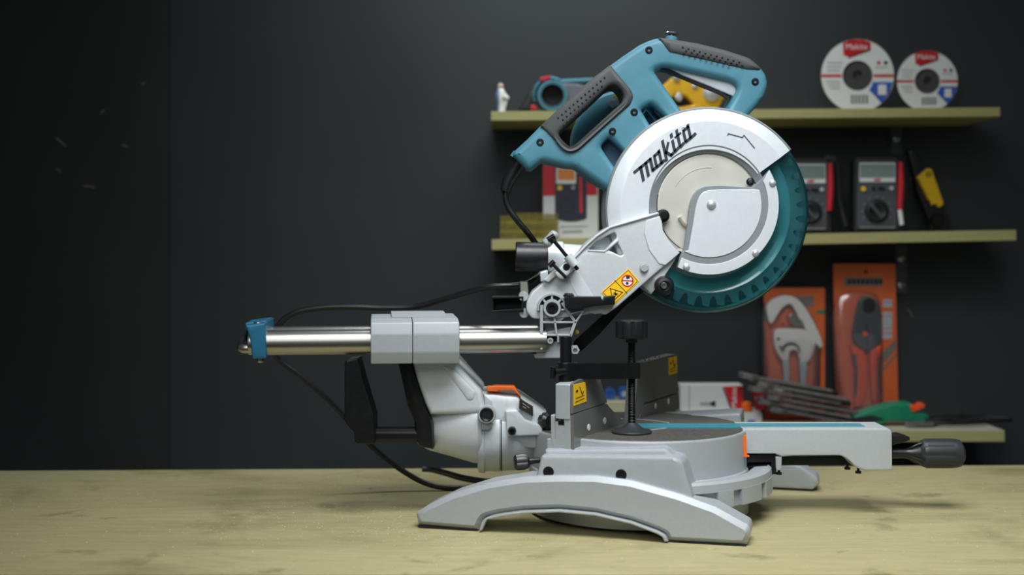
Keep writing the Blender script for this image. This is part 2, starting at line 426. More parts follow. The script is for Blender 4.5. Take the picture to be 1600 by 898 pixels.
def onshelf(sh, px, d, up=.0003):
    x = (px-800)*d/F; return Vector((x, d, zs(sh, x, up)))

# ================================================================== MITRE SAW
A = P(650, 825, 1.588); A.z = 0
YAWB = math.atan2(-.2448, .9696)
FACE = Plane((-.1234, 1.588), YAWB)          # outer face of the near foot
T = Vector(((997-800)*1.703/F, 1.703, 0))    # turntable axis
ZT = H-(664-HZ)*1.703/F
saw = thing('mitre_saw', 'large silver and teal sliding mitre saw standing on the workbench', 'mitre saw', (T.x, T.y, 0))

# ---- base
arch = [(648, 802, 4), (668, 789), (705, 772), (761, 755), (817, 746), (874, 744), (930, 744.5), (986, 752), (1061, 773), (1117, 793), (1171, 823, 5),
        (1173, 836, 6), (1166, 852.5, 3), (1043, 846, 2), (1039, 835, 8), (1027, 829), (986, 814), (930, 801), (874, 795.5), (817, 797.5), (780, 802.5), (757, 808, 8), (752, 815, 4), (746, 829, 2), (652, 821, 3)]
wing = [(845, 711, 5), (1056, 713, 8), (1067, 721, 6), (1084, 780), (1070, 790), (836, 764), (838, 742)]
step = [(850, 702, 4), (1040, 700, 6), (1058, 716, 4), (1058, 745), (850, 745)]
WF = FACE.off(.013)
base = obj('base', SILVER, saw, plate(arch, FACE, .055, .0065, 0, res=1), plate(wing, WF, .10, .005, 0),
           plate(step, FACE.off(.024), .09, .006),
           lathe([(0, .005), (.15, .005), (.15, .06), (0, .06)], T, Z, 48))
obj('base_rim', SILVER, base, plate([(758, 809, 4), (781, 803.5), (817, 798.5), (874, 796.5), (930, 802), (986, 815), (1027, 830), (1040, 837, 4), (1043.5, 846), (1038, 846), (1035, 839, 3), (1027, 834.5), (986, 819), (930, 806), (874, 800.5), (817, 802.5), (781, 807.5), (760, 812, 3), (753, 828), (748, 828.5), (753, 814, 3)], FACE.off(-.004), .01, .0012))
for q in ([(653, 820), (746, 828), (746, 832.5), (654, 825)], [(1043, 845), (1166, 851.5), (1166, 855), (1043, 850)]):
    obj('rubber_foot', BLACK, base, plate(q, FACE.off(.003), .045, .0005))
for q in ((857, 737), (970.5, 741.5)):
    obj('screw_hole_shade', BLACKM, base, lathe([(0, .0002), (.005, .0002), (.0056, .0006), (.0066, .0006), (.007, 0), (.007, -.002), (0, -.002)], WF.pt(*q), -WF.n, 24))  # raised black disc paints the dark inside of the hole
C = P(1275, 768, 1.831)
FAR = Plane((C.x, C.y), YAWB)
foot = [(1150, 724), (1222, 721), (1250, 727, 6), (1278, 745, 6), (1281, 756, 4), (1270, 766, 3), (1190, 762), (1160, 745), (1050, 735), (960, 740), (900, 752), (840, 752), (870, 722), (1000, 702), (1100, 712)]
obj('base', SILVER, saw, plate(foot, FAR, .05, .006, 0))
obj('rubber_foot', BLACK, bpy.data.objects['base.001'], plate([(1200, 761), (1270, 765), (1270, 768.5), (1200, 766)], FAR.off(.003), .04, .0005))
# far wing top behind the turntable
fw = Plane((T.x, T.y), YAWB).off(.118)
obj('base_wing', SILVER, saw, plate([(985, 653), (1062, 650), (1158, 645, 5), (1159, 668, 4), (1150, 700), (985, 700)], fw, .065, .004))
# scale ring with ribbed skirt
ang = math.degrees(YAWB)
ring = obj('scale_ring', SILVER, saw, lathe([(.150, .060), (.158, .066), (.176, .068), (.180, .065), (.181, .055), (.176, .054), (.176, .034), (.150, .034)], T, Z, 60, ang-64, ang+66, True))
pads = []
for a0, a1 in ((-64, -53), (-51, -33), (-31, -15.5), (-13.5, -2), (0, 9), (11, 30), (32, 66)):
    pads.append(lathe([(.170, .056), (.1815, .056), (.182, .035), (.170, .034)], T, Z, 10, a0+1.5, a1-3+1.5, True))
obj('skirt_pad', SILVER, ring, *pads)
obj('scale_band', BLACKM, ring, lathe([(.1485, .0655), (.157, .0672), (.175, .0692), (.175, .0685), (.157, .066), (.1485, .064)], T, Z, 24, -14, 16, True))
# ---- turntable
tt = obj('turntable', SILVER, saw, lathe([(0, .02), (.1465, .02), (.1465, .058), (.1495, .060), (.1495, .063), (.1475, .065), (.1475, ZT-.004), (.146, ZT-.0012), (.142, ZT-.0006), (0, ZT-.0006)], T, Z, 96))
obj('table_top', TABLE, tt, lathe([(0, ZT), (.143, ZT), (.1435, ZT-.001), (0, ZT-.001)], T, Z, 96))
obj('inlay_arc', SILVER, tt, lathe([(.085, ZT+.0006), (.089, ZT+.0006), (.089, ZT-.001), (.085, ZT-.001)], T+Vector((-.03, .03, 0)), Z, 30, -95, -20, True),
    lathe([(.085, ZT+.0006), (.088, ZT+.0006), (.088, ZT-.001), (.085, ZT-.001)], T+Vector((-.03, -.02, 0)), Z, 30, 30, 95, True))
# pointer
pq = 1.64
obj('angle_pointer', ORANGE, tt, plate([(1154, 681), (1166, 680), (1167.5, 711), (1171, 711.5), (1171, 714), (1159, 714), (1159.5, 712), (1162, 711), (1161, 684), (1154, 685)], pq, .006, .0006))
obj('pointer_window', WHITE, tt, plate([(1152, 684), (1158, 684), (1158, 709), (1152, 712)], 1.652, .004, .0004))
# ---- mitre arm
arm_pts = [(1160, 669), (1388, 669, 0), (1394.5, 673, 5), (1395, 734.7, 2), (1352, 735, 2), (1338, 731, 6), (1327, 719, 5), (1315, 711.5, 6), (1240, 712), (1222, 713.5), (1211, 709), (1160, 709)]
ma = obj('mitre_arm', MITRE, saw, plate(arm_pts, 1.658, .066, .003))
obj('kerf_board', KERF, ma, box((P(1168, 0, 1.68).x, 1.680, ZT+.0012), (.318, .0125, .0028), .0006),)
obj('kerf_board', KERF, ma, box((P(1168, 0, 1.68).x, 1.698, ZT+.0012), (.318, .0125, .0028), .0006))
obj('kerf_slot', BLACKM, ma, box((P(1168, 0, 1.68).x, 1.689, ZT+.0002), (.318, .006, .0018), 0))
obj('arm_bracket', BLACKM, ma, plate([(1168, 710), (1213, 709), (1213, 741), (1206, 741), (1205, 722), (1168, 722)], 1.664, .05, .001),
    plate([(1222, 714), (1322, 712), (1330, 724), (1328, 727), (1222, 727)], 1.69, .02, .001))
obj('arm_post', SILVER, ma, plate([(1212, 713), (1222, 713), (1221, 734, 3), (1213, 735, 3)], 1.66, .02, .001))
for q in ((1217, 741, 1.665), (1324, 733, 1.675), (1341, 739, 1.668)):
    obj('arm_screw', BLACKM, ma, lathe([(0, 0), (.004, 0), (.004, .003), (.0018, .003), (.0018, .008), (0, .008)], P(*q), Z, 16))
hx = Vector((1, 0, 0)); hd = 1.69; kk = k(hd); hc = P(1395, 708, hd)
hnd = obj('mitre_handle', GRIPB, ma, lathe([(0, 39*kk), (14*kk, 40*kk), (20.5*kk, 45*kk), (23*kk, 52*kk), (23*kk, 90*kk), (22.5*kk, 93*kk), (22.5*kk, 97*kk), (21*kk, 104*kk), (14*kk, 109*kk), (0, 109.5*kk)], hc, hx, 64, flute=(8, .07, 2, 4)))
obj('handle_neck', BLACK, hnd, lathe([(0, -2*kk), (8*kk, -2*kk), (7.5*kk, 18*kk), (9*kk, 28*kk), (15*kk, 40*kk), (0, 41*kk)], hc, hx, 32))
for q in range(4):
    a = q*PI/2+.5; e = Vector((0, math.cos(a), math.sin(a)))
    obj('neck_rib', BLACK, hnd, prism([(18*kk, 6*kk), (42*kk, 8*kk), (42*kk, 20*kk), (36*kk, 18*kk)], hc-e.cross(hx)*.0012, hc+e.cross(hx)*.0012, hx, e, 0))
obj('lock_lever', BLACK, ma, plate([(1395, 681), (1410, 679.5), (1422, 683), (1422, 688), (1408, 692), (1395, 695)], 1.68, .03, .0015))

# ---- fences
NF = Vector((97*1.565/F, 1.565))
FEN = Plane((NF.x, NF.y), math.atan2(.893, .45))     # work face of the fence; its normal points left
fen = obj('fence', ALU, saw, plate([(896, 647.5), (948, 630, 2), (954, 637.5), (977, 660), (958, 680), (928, 692), (897, 706)], FEN, .004, .0004))
def back(q, off): return [v+FEN.n*off for v in q[0]], q[1]       # moved behind the work face
obj('fence_casting', SILVER, fen, back(plate([(896, 648, 3), (935, 634), (950, 640), (928, 692), (897, 706)], FEN, .010, .0015), .0041),
    back(plate([(896.5, 660, 2), (908, 656, 2), (908, 700), (897, 705.5)], FEN, .022, .0015), .0046),
    back(plate([(896.5, 650, 3), (903, 648, 3), (903, 700), (897, 704)], FEN, .006, .0012), .0265),
    back(plate([(897, 688, 2), (915, 681, 2), (915, 698), (897, 706)], FEN, .034, .0015), .0043))
obj('fence_slot_shade', BLACKM, fen, back(plate([(896.3, 659.5), (900, 658), (900, 663), (896.3, 665)], FEN, .0085, 0), .013))  # small black box stands in for the shade inside the notch
uf = obj('sliding_fence', ALU, saw, plate([(895.5, 646), (895.5, 598.5, 3), (908, 592, 3), (938, 591.5, 2), (949, 628.6)], FEN, .004, .0004))
obj('fence_casting', SILVER, uf, back(plate([(895.5, 655), (895.5, 600.5, 3), (908, 595, 2), (908, 650)], FEN, .021, .002), .0041))
ff = obj('fence', ALU, saw, plate([(1007, 631.5, 1), (1060.6, 613.8), (1062, 638), (1036.6, 648.5), (1004.5, 662), (994, 664.5)], FEN, .02, .0006))
fu = obj('sliding_fence', ALU, saw, plate([(991, 663), (997, 568, 3), (1056, 552.5, 4), (1060.6, 612.4), (1006.5, 630), (993, 663.5)], FEN, .016, .0008))
for q in ((1011, 564), (1027, 559.5)):
    obj('fence_stud', STEEL, fu, lathe([(0, .003), (.004, .003), (.0045, .002), (.0045, -.002), (0, -.002)], FEN.off(.006).pt(*q), Z, 14))
for o_, q in ((fen, (920, 667.5)), (fen, (945, 657)), (ff, (1024.5, 634)), (ff, (1044.5, 626.5))):
    obj('fence_screw', WHITE, o_, lathe([(0, .0006), (.0042, .0006), (.0045, 0), (0, -.001)], FEN.pt(*q), -FEN.n, 20))
def wlabel(par, q, pl):
    l = obj('warning_label', YELLOW, par, plate(q, pl, .0006, 0), label='yellow warning sticker')
    a, b, c, d_ = [Vector(x) for x in q]
    def uv(u, v): return tuple(a*(1-u)*(1-v)+b*u*(1-v)+c*u*v+d_*(1-u)*v)
    p2 = pl.off(-.0004)
    obj('label_print', INK, l, stroke([uv(.5, .18), uv(.65, .5), uv(.72, .56)], .8, p2, .0003), stroke([uv(.62, .46), uv(.7, .58), uv(.8, .44)], .8, p2, .0003),
        stroke([uv(.15, .68), uv(.85, .64)], .7, p2, .0003), stroke([uv(.12, .85), uv(.85, .8)], .7, p2, .0003), plate([uv(.18, .3), uv(.34, .28), uv(.34, .38), uv(.18, .4)], p2, .0003, 0))
wlabel(uf, [(897, 601), (915, 596.5), (916.5, 627), (897, 634)], FEN.off(-.0006))
wlabel(fu, [(1045, 559), (1057.5, 556), (1058.3, 582.5), (1045.5, 586)], FEN.off(-.0006))
# ---- hold-down clamp
cl = obj('hold_down_clamp', BLACKM, saw, prism([(-.0105, -.008), (.0105, -.008), (.0105, .008), (-.0105, .008)], P(884, 579, 1.588), P(997, 578.5, 1.632), Z, Vector((-.3, .95, 0)).normalized(), .001))
obj('clamp_post', BLACKM, cl, lathe([(0, .088), (.0068, .088), (.0075, .086), (.0075, 0), (0, 0)], P(884, 632, 1.592), Z, 24))
obj('clamp_collar', BLACKM, cl, lathe([(.0075, .026), (.0105, .026), (.0115, .024), (.0115, .002), (.0105, 0), (.0075, 0)], P(884, 597, 1.592), Z, 24),
    tube([P(884, 580, 1.585), P(866, 582, 1.575)], .005, 12), tube([P(864, 573, 1.575), P(862, 591, 1.575)], .0035, 10))
thr = []
for i in range(116): thr.append((.0043 if i % 2 else .0052, i*.00099))
sc0 = P(987, 668, 1.63)
obj('clamp_screw', BLACKM, cl, lathe([(0, 0)]+thr+[(0, .1148)], sc0, Z, 18))
kn = P(987, 529, 1.63); q = k(1.63)
obj('clamp_knob', BLACK, cl, lathe([(0, -6*q), (9*q, -6*q), (9*q, 0), (20*q, 0), (25*q, 2*q), (25.5*q, 8*q), (25.5*q, 24*q), (24.5*q, 28*q), (22*q, 30*q), (0, 31*q)], kn, Z, 72, flute=(8, .09, 4, 6)))
obj('clamp_foot', GRIPB, cl, lathe([(0, .0005), (.026, .0005), (.0268, .002), (.0262, .0035), (.016, .006), (.009, .011), (.006, .014), (0, .014)], (sc0.x, 1.63, ZT), Z, 40))

# ---- rails
RL = P(372, 531, 1.612); RR = P(846, 531, 1.648)
rz = H-(535.5-HZ)*1.612/F
def rp(px, back=0, dz=0):
    t = (px-372)/(846-372); d = 1.612+(1.655-1.612)*t+back; return Vector(((px-800)*(d-back)/F, d, rz+dz))
rax = (rp(846)-rp(372)).normalized(); rno = Vector((-rax.y, rax.x, 0))
def rail(px0, back):
    L = (rp(852)-rp(px0)).length; R = .0163
    return lathe([(R-.003, 0), (R-.001, -.002), (R, .001), (R, L), (0, L), (0, .02), (R-.004, .02)], rp(px0)+rno*back, rax, 48)
obj('slide_rail', CHROME, saw, rail(391, 0))
obj('slide_rail', CHROME, saw, rail(391, .085))
cap = [(383, 508), (415, 504, 2), (416, 560, 2), (394, 560.5, 2), (390.5, 530, 4)]
cpl = Plane(tuple((rp(400)-rno*.020).xy), math.atan2(rax.y, rax.x))
rc = obj('rail_end_cap', CAPBLUE, saw, plate(cap, cpl, .128, .0035))
obj('cap_tab', CAPBLUE, rc, plate([(383, 504.5, 2), (417, 500, 2), (417, 512), (383, 516)], cpl.off(.03), .08, .002))
obj('cap_screw', STEEL, rc, lathe([(0, -.006), (.0035, -.006), (.005, -.004), (.005, 0), (0, 0)], cpl.off(.02).pt(407, 559), Z, 6))
obj('cap_screw', STEEL, rc, lathe([(0, .001), (.006, .001), (.0065, -.001), (0, -.001)], cpl.off(.02).pt(404, 504), Z, 18))
# chrome loop behind the cap
obj('rail_stop', CHROME, saw, tube([rp(396, -.004, -.007), rp(383, -.004, -.007), rp(376.5, .004, -.005), rp(375, .025, .003), rp(376, .05, .008), rp(382, .07, .008), rp(396, .075, .008)], .0065, 16, 8))
# carriage
def csec(dx=0, g=0): return [(-.030-g, -.012), (-.030-g, .0115), (-.0262-g*.5, .0265+g), (.0, .0305+g), (.105, .0315+g), (.112, .012), (.112, -.012), (.103, -.027-g), (-.0245-g*.5, -.027-g)]
cy = rno
car = obj('rail_carriage', SILVER, saw, prism(csec(), rp(579.5), rp(643.5), cy, Z, .0014), prism(csec(0, .0006), rp(644), rp(716), cy, Z, .0022))
obj('carriage_cover', SILVER, car, prism([(.02, .031), (.06, .036), (.10, .036), (.10, .031)], rp(612), rp(699), cy, Z, .001))
# ---- tilting rear housing
d0 = 1.648
neck = [(642, 560), (711, 560), (713, 567), (753, 612, 4), (757, 634, 4), (757, 646), (672, 648), (664, 631), (652, 596)]
kb = k(1.70); lc_ = P(664, 661, 1.702)
rh = obj('rear_housing', ARMP, saw, plate(neck, d0, .13, .007, 0, res=3),
         lathe([(0, 0), (38*kb, 0), (42*kb, 8*kb), (52*kb, 45*kb), (61*kb, 76*kb), (62*kb, 84*kb), (58*kb, 90*kb), (0, 92*kb)], lc_, Vector((1, 0, 0)), 64))
kd = k(1.65)
bc = P(745, 673.5, 1.712); kb = k(1.712)
obj('housing_barrel', ARMP, rh, lathe([(0, 0), (57*kb, 2*kb), (62*kb, 8*kb), (62*kb, 36*kb), (60*kb, 37*kb), (60*kb, 39*kb), (61*kb, 40*kb), (60*kb, 62*kb), (50*kb, 82*kb), (34*kb, 108*kb), (0, 112*kb)], bc, hx, 64),
    lathe([(58*kb, 2*kb), (64*kb, 4*kb), (65*kb, 12*kb), (60*kb, 16*kb)], bc, hx, 64))
obj('housing_seam', BLACK, rh, lathe([(59*kb, 38*kb), (61.9*kb, 38*kb), (61.9*kb, 39.2*kb), (59*kb, 39.2*kb)], bc, hx, 64))
obj('housing_ridge', ARMP, rh, plate([(690, 571, 4), (703, 571, 4), (744, 612, 4), (741, 624, 5), (732, 627, 5), (712, 600)], d0-.002, .03, .0038))
obj('housing_shoulder', ARMP, rh, plate([(752, 613), (772, 613, 2), (790, 616, 3), (810, 617, 4), (835, 634, 4), (852, 646), (852, 705), (790, 700), (760, 690)], 1.662, .09, .012))
obj('housing_facet', ARMP, rh, plate([(789, 641, 3), (808, 640, 3), (820, 655), (848, 665), (848, 680), (793, 682, 3)], 1.652, .02, .003))
obj('rear_cover', BLACKM, rh, plate([(620, 562), (643, 562), (652, 596), (664, 631), (674, 655), (677, 668), (677.5, 703, 3), (655, 699, 4), (648, 688), (647, 660), (636, 634), (630, 605)], d0-.002, .125, .008, 0))
obj('rating_plate', INK, rh, plate([(812, 622), (818, 627), (833, 636), (833, 650), (811, 638)], 1.654, .012, .0005))
obj('rating_print', GREYINK, rh, stroke([(817, 630), (827, 637)], 1, 1.6535, .0004), stroke([(817, 635), (822, 638)], 1, 1.6535, .0004))
bo = P(760.5, 647, 1.644)
obj('housing_boss', SILVER, rh, lathe([(11*kd, .004), (13*kd, .004), (14*kd, .002), (14*kd, -.012), (11*kd, -.012)], bo, YA, 30),
    plate([(752, 655), (771, 662), (765, 672, 4), (752, 672)], 1.648, .01, .003))
obj('stop_bolt', BLACK, rh, lathe([(0, .004), (7*kd, .004), (9.5*kd, .006), (10.5*kd, .004), (10.5*kd, -.008), (0, -.008)], bo, YA, 30))
obj('stop_screw', BLACKM, rh, bolt(P(800, 672, 1.652), YA, 6.5*kd, .01))
lv = obj('release_lever', ORANGE, rh, plate([(760, 604, 3), (775, 602.5), (804, 603, 3), (814, 621, 1), (806, 613), (800, 609.5, 2), (779, 610), (777, 612, 1), (761, 611, 3)], 1.662, .02, .0015))
obj('lever_screw', STEEL, lv, lathe([(0, .001), (.003, .001), (.003, -.002), (0, -.002)], P(768, 602.5, 1.672), Z, 14))
obj('bevel_knob', BLACK, rh, lathe([(0, .0), (.010, .0), (.012, .003), (.012, .012), (.008, .016), (0, .016)], P(849, 658, 1.665), Vector((.55, -.8, .1)), 40, flute=(6, .14, 1, 3)),
    tube([P(850, 679, 1.66), P(862, 680, 1.66)], .006, 10))
sk = P(838, 719, 1.61)
obj('lock_knob', BLACK, saw, lathe([(0, 34*kd), (9*kd, 34*kd), (12*kd, 31*kd), (12.5*kd, 20*kd), (11*kd, 14*kd), (5*kd, 11*kd), (4*kd, -6*kd), (0, -6*kd)], sk, Vector((-1, -.12, -.07)), 48, flute=(6, .16, 1, 4)))
# rear anti-tip bracket
rb = obj('rear_bracket', BLACKM, saw, plate([(538, 562, 6), (559, 559, 2), (567, 591), (584.5, 650, 3), (585, 694, 2), (554, 694, 5), (553, 677, 3), (538, 660, 5)], 1.625, .045, .0025))
obj('bracket_bar', BLACKM, rb, prism([(-.0095, -.006), (-.004, -.012), (.004, -.012), (.0095, -.006), (.0095, .012), (-.0095, .012)], P(580, 679, 1.66), P(655, 679, 1.66), Z, Vector((0, 1, 0)), .0008))

# ---- pivot bracket at the front of the rails
pb = obj('pivot_bracket', SILVER, saw, plate([(841, 520), (899, 508), (894, 525), (888, 534, 3), (884, 560), (835, 560, 4), (834, 553), (843, 532)], 1.652, .13, .003),
         plate([(844, 483), (862, 483), (881, 478), (899.5, 503), (893, 524), (845, 526)], 1.662, .10, .002),
         lathe([(0, 0), (24.5*kd, 0), (26*kd, -.004), (26*kd, -.08), (0, -.08)], P(862.5, 481, 1.651), YA, 40))
def rib(p, q, wpx, d=1.641, th=.02): return stroke([p, q], wpx, d, th, .0008)
obj('bracket_rib', SILVER, pb, rib((846.5, 478), (846, 524), 5), rib((879, 474), (899, 503), 4.5), rib((899, 503), (891.5, 524), 5), rib((845, 523.5), (893, 523.5), 3),
    rib((847, 503.5), (896, 503.5), 3), rib((866, 494), (870, 524), 3.4), rib((892, 490), (912, 485), 3), rib((912, 485), (899, 504), 3.4), rib((872, 524), (872, 534), 3), rib((889, 524), (889, 534), 3), rib((846, 524), (846, 545), 4),
    rib((868, 484), (881, 484), 3))
obj('pivot_boss', SILVER, pb, lathe([(9.6*kd, .0), (9.8*kd, .008), (13*kd, .008), (14*kd, .006), (14*kd, -.02), (9.6*kd, -.02)], P(862.5, 481, 1.645), YA, 40),
    lathe([(20*kd, .002), (20*kd, .006), (22.5*kd, .006), (23.5*kd, .004), (23.5*kd, -.02), (20*kd, -.02)], P(862.5, 481, 1.647), YA, 40, -10, 190, True),
    rib((862.5, 458), (862.5, 470), 3.5, 1.642), rib((848, 467), (853, 473), 3.5, 1.642), rib((877, 467), (872, 473), 3.5, 1.642))
obj('boss_slots', BLACKM, pb, lathe([(14*kd, 0), (20*kd, 0), (20*kd, -.002), (14*kd, -.002)], P(862.5, 481, 1.6465), YA, 40, -15, 195, True))
obj('pivot_bolt', BLACKM, pb, bolt(P(862.5, 481, 1.642), YA, 9.4*kd, .006, .5))
obj('set_screw', ZINC, pb, bolt(P(859.5, 532, 1.648), YA, 5*kd, .006, .5))
obj('hex_bolt', ZINC, pb, bolt(P(898, 546, 1.645), YA, 7.5*kd, .012, .5, True))
obj('bracket_recess', BLACKM, pb, plate([(849, 526, 1), (870, 526, 1), (870, 533, 1), (849, 534, 1)], 1.6505, .003, 0), plate([(877, 526), (886, 526), (886, 531), (877, 531)], 1.6505, .003, 0),
    plate([(828, 547), (836, 547), (838, 553), (828, 552)], 1.65, .01, .001))
obj('grease_nipple', BRASS, pb, lathe([(0, .004), (.0025, .004), (.0035, 0), (.0035, -.004), (0, -.004)], P(900, 519, 1.65), Vector((.5, -.8, .2)), 12))

# ---- head arm
AP = 1.648
armo = [(1031, 331, 3), (1010, 335), (953, 352.5), (945, 357, 4), (931, 366), (914, 381, 5), (895, 403), (866, 425), (854, 437), (832, 455), (822, 472, 6), (822, 486, 5), (832, 498, 5), (850, 498), (884, 496),
        (914, 492), (925, 489.5, 3), (930, 491, 2), (938, 489.5, 4), (946, 492.5, 4), (964, 480, 4), (1001, 447.5), (1062, 395, 1), (1054, 387), (1044, 374), (1036, 360), (1031, 343)]
w1 = [(919, 390, 2), (932, 376, 2), (961, 363, 3), (963.5, 371, 3), (944.5, 391, 2)]
w2 = [(952, 391, 2), (964.5, 379, 3), (973.5, 397, 2), (970, 399.5, 2)]
ha = obj('head_arm', ARMP, saw, plate(armo, AP, .06, .003, 0, [w1, w2]), plate([(919, 390), (932, 376), (975, 362), (976, 400), (944, 398)], AP+.02, .01, 0))
obj('arm_flange', ARMP, ha, stroke([(1028, 333), (953, 355), (932, 368.5), (915, 384), (896, 404)], 3.5, AP-.003, .02, .001),
    stroke([(919, 391), (945, 392.5), (965, 376)], 2.6, AP-.001, .01, .0005))
obj('arm_rim', CASE, ha, plate([(1033, 337), (1010, 344), (1006, 362), (1014, 390), (1030, 412), (1040, 414), (1062, 395), (1054, 387), (1044, 374), (1036, 360)], AP-.0015, .004, .0012))
obj('arm_band', CASE, ha, plate([(888, 428, 3), (902, 422, 3), (928, 464), (918, 464), (902, 462), (893, 446)], AP-.0006, .003, .0005))
obj('arm_bolt', ZINC, ha, lathe([(0, .004), (5.5*kd, .004), (6*kd, .002), (6*kd, 0), (8*kd, 0), (8*kd, -.002), (0, -.002)], P(1006.5, 418.5, AP-.0005), YA, 20))
lab = obj('warning_label', YELLOW, ha, plate([(982, 419.5), (999, 439), (960, 476.5), (939, 456.5)], AP-.0006, .0006, 0), label='yellow tilted warning sticker with triangle and prohibition circle')
L2 = AP-.0009
obj('label_print', INK, lab, stroke([(960.5, 438), (980, 458)], .9, L2, .0003), stroke([(942, 456.5), (981.5, 422), (996.5, 439), (960, 474), (942, 456.5)], .6, L2, .0003),
    stroke([(953.5, 450.5), (973, 456.5), (958, 470), (953.5, 450.5)], 1.1, L2, .0003), stroke([(958, 459), (966, 459)], 1, L2, .0003), stroke([(962, 455), (961, 464)], 1, L2, .0003), stroke([(959, 456), (965, 462)], .8, L2, .0003), plate(circ(962, 459, 1.8, 10), L2, .0003, 0),
    plate([(978, 431), (984, 431), (984, 435), (979, 436)], L2, .0003, 0), plate(circ(980, 442.5, 2.2, 10), L2, .0003, 0))
obj('prohibition_disc', WHITE, lab, plate(circ(980.5, 438.5, 8.5), L2+.0002, .0003, 0))
obj('prohibition_ring', REDINK, lab, plate(circ(980.5, 438.5, 9.6), L2, .0003, 0, 0, [circ(980.5, 438.5, 7.6)]), stroke([(972.5, 438), (988.5, 439)], 1.8, L2, .0003))
sl = obj('stop_lever', BLACKM, ha, plate([(882, 463, 2), (939, 463), (940, 467, 1), (943, 468, 1), (944.5, 463), (961, 461.5, 1), (961, 475.5, 1), (930, 478), (893, 485, 4), (883, 480, 2)], 1.632, .015, .0015))
obj('lever_screw', BLACK, sl, lathe([(0, .004), (.005, .0035), (.0075, .001), (.0075, -.001), (0, -.001)], P(888.5, 462, 1.639), Z, 20))
# dust spout
dk = k(1.70); dc = P(881, 401.5, 1.70)
dax = Vector((-1, 0, .01))
ds = obj('dust_socket', ARMP, ha, lathe([(0, -34*dk), (19*dk, -34*dk), (21*dk, 0), (24.5*dk, 2*dk), (24.5*dk, 25*dk), (0, 26*dk)], dc, dax, 40),
         plate([(843, 425, 3), (856, 421, 3), (857, 438, 2), (845, 440)], 1.66, .03, .002))
obj('dust_spout', BLACK, ds, lathe([(23.2*dk, 23*dk), (23.8*dk, 27*dk), (22.6*dk, 30*dk), (23.2*dk, 74*dk), (22*dk, 75.5*dk), (20*dk, 74*dk), (20*dk, 34*dk), (0, 34*dk)], dc, dax, 48))
# stop rods and boss
bs = obj('stop_boss', ARMP, ha, plate([(866, 426, 3), (889, 402, 3), (900, 412, 3), (902, 416), (880, 437, 4), (872, 434, 3)], 1.633, .02, .003),
         tube([P(886.5, 399.5, 1.632), P(899, 414.5, 1.632)], 7.2*kd, 20), plate([(848, 437), (866, 420), (873, 427), (857, 441)], 1.64, .012, .002))
obj('boss_hole', BLACKM, bs, lathe([(0, .0004), (5.6*kd, .0004), (5.6*kd, -.002), (0, -.002)], P(885, 417, 1.633), YA, 8))
obj('stop_rod', BLACKM, bs, tube([P(862, 372, 1.632), P(903, 421, 1.632)], 2.9*kd, 14), tube([P(855.5, 375, 1.63), P(866.5, 368, 1.63)], 4.2*kd, 14), tube([P(860, 371, 1.631), P(866, 378, 1.631)], 5.2*kd, 14))
obj('stop_rod', BLACKM, bs, tube([P(862, 411, 1.634), P(885, 434, 1.634)], 2.8*kd, 14), tube([P(858, 416, 1.634), P(866, 408, 1.634)], 4*kd, 14))
obj('stop_pad', SILVER, ha, tube([P(854, 380, 1.65), P(866.5, 366, 1.65)], 8*kd, 24), dome(P(854, 380, 1.65), (-.68, 0, -.74), 8*kd, 5*kd), dome(P(866.5, 366, 1.65), (.68, 0, .74), 8*kd, 5*kd))
# black channel behind the pivot
obj('rear_catch', BLACKM, ha, plate([(768, 463, 1), (790, 463), (818, 463), (818, 487), (768, 488, 1), (768, 485), (815, 482), (815, 466), (768, 467)], 1.66, .045, .0008),
    plate([(770, 466), (772, 466), (772, 486), (770, 486)], 1.67, .03, .0004), plate([(772, 466), (816, 466), (816, 484), (772, 486)], 1.685, .006, .0005))
obj('arm_ear', SILVER, ha, lathe([(0, .004), (7*kd, .004), (8*kd, .002), (8*kd, -.02), (0, -.02)], P(818, 463, 1.665), YA, 18), lathe([(0, .004), (7*kd, .004), (8*kd, .002), (8*kd, -.02), (0, -.02)], P(819, 489, 1.668), YA, 18))
obj('guard_link', BLACKM, saw, plate([(906, 551, 6), (895, 546, 4), (897, 533), (945, 489), (1010, 440), (1020, 446), (975, 480), (938, 521)], 1.712, .006, .001))

# ---- blade case
CD = 1.655; kc = k(CD); cc = P(1108, 327, CD); hub = P(1108, 320, CD)
def dep(lst): return [(r*kc, CD-d) for r, d in lst]      # radius px, depth -> distance towards camera
case = obj('blade_case', CASE, saw, lathe(dep([(81, 1.664), (92, 1.662), (94, 1.6555), (137, 1.655), (140, 1.6565), (156, 1.661), (160, 1.665), (160.5, 1.669), (160.5, 1.752), (157, 1.752), (157, 1.67), (81, 1.668)]), cc, YA, 90, 36, 236, True))
obj('case_rim', BAND, case, lathe(dep([(158.5, 1.662), (161.3, 1.664), (161.6, 1.668), (161.6, 1.674), (158, 1.674)]), cc, YA, 90, 36, 234, True))
obj('case_groove', BAND, case, lathe(dep([(81.5, 1.6600), (93, 1.6548), (94, 1.6548), (94, 1.66), (81.5, 1.664)]), hub, YA, 90, 18, 236, True))
obj('centre_cover', NICKEL, saw, lathe(dep([(0, 1.6618), (78, 1.662), (80.5, 1.663), (80.5, 1.667), (0, 1.667)]), hub, YA, 90),
    lathe(dep([(58.6, 1.6618), (58.8, 1.6614), (59.6, 1.6614), (59.8, 1.6618)]), hub, YA, 40, 85, 150, True))
cv = bpy.data.objects['centre_cover']
obj('cover_slot', NICKEL, cv, tube([P(1063, 338, 1.6595), P(1069, 347, 1.6595), P(1074, 351, 1.66)], 4.4*kc, 14, 4), lathe(dep([(5, 1.658), (8, 1.658), (9, 1.661), (5, 1.662)]), P(1062, 393+4, CD), YA, 24, 0, 200, True))
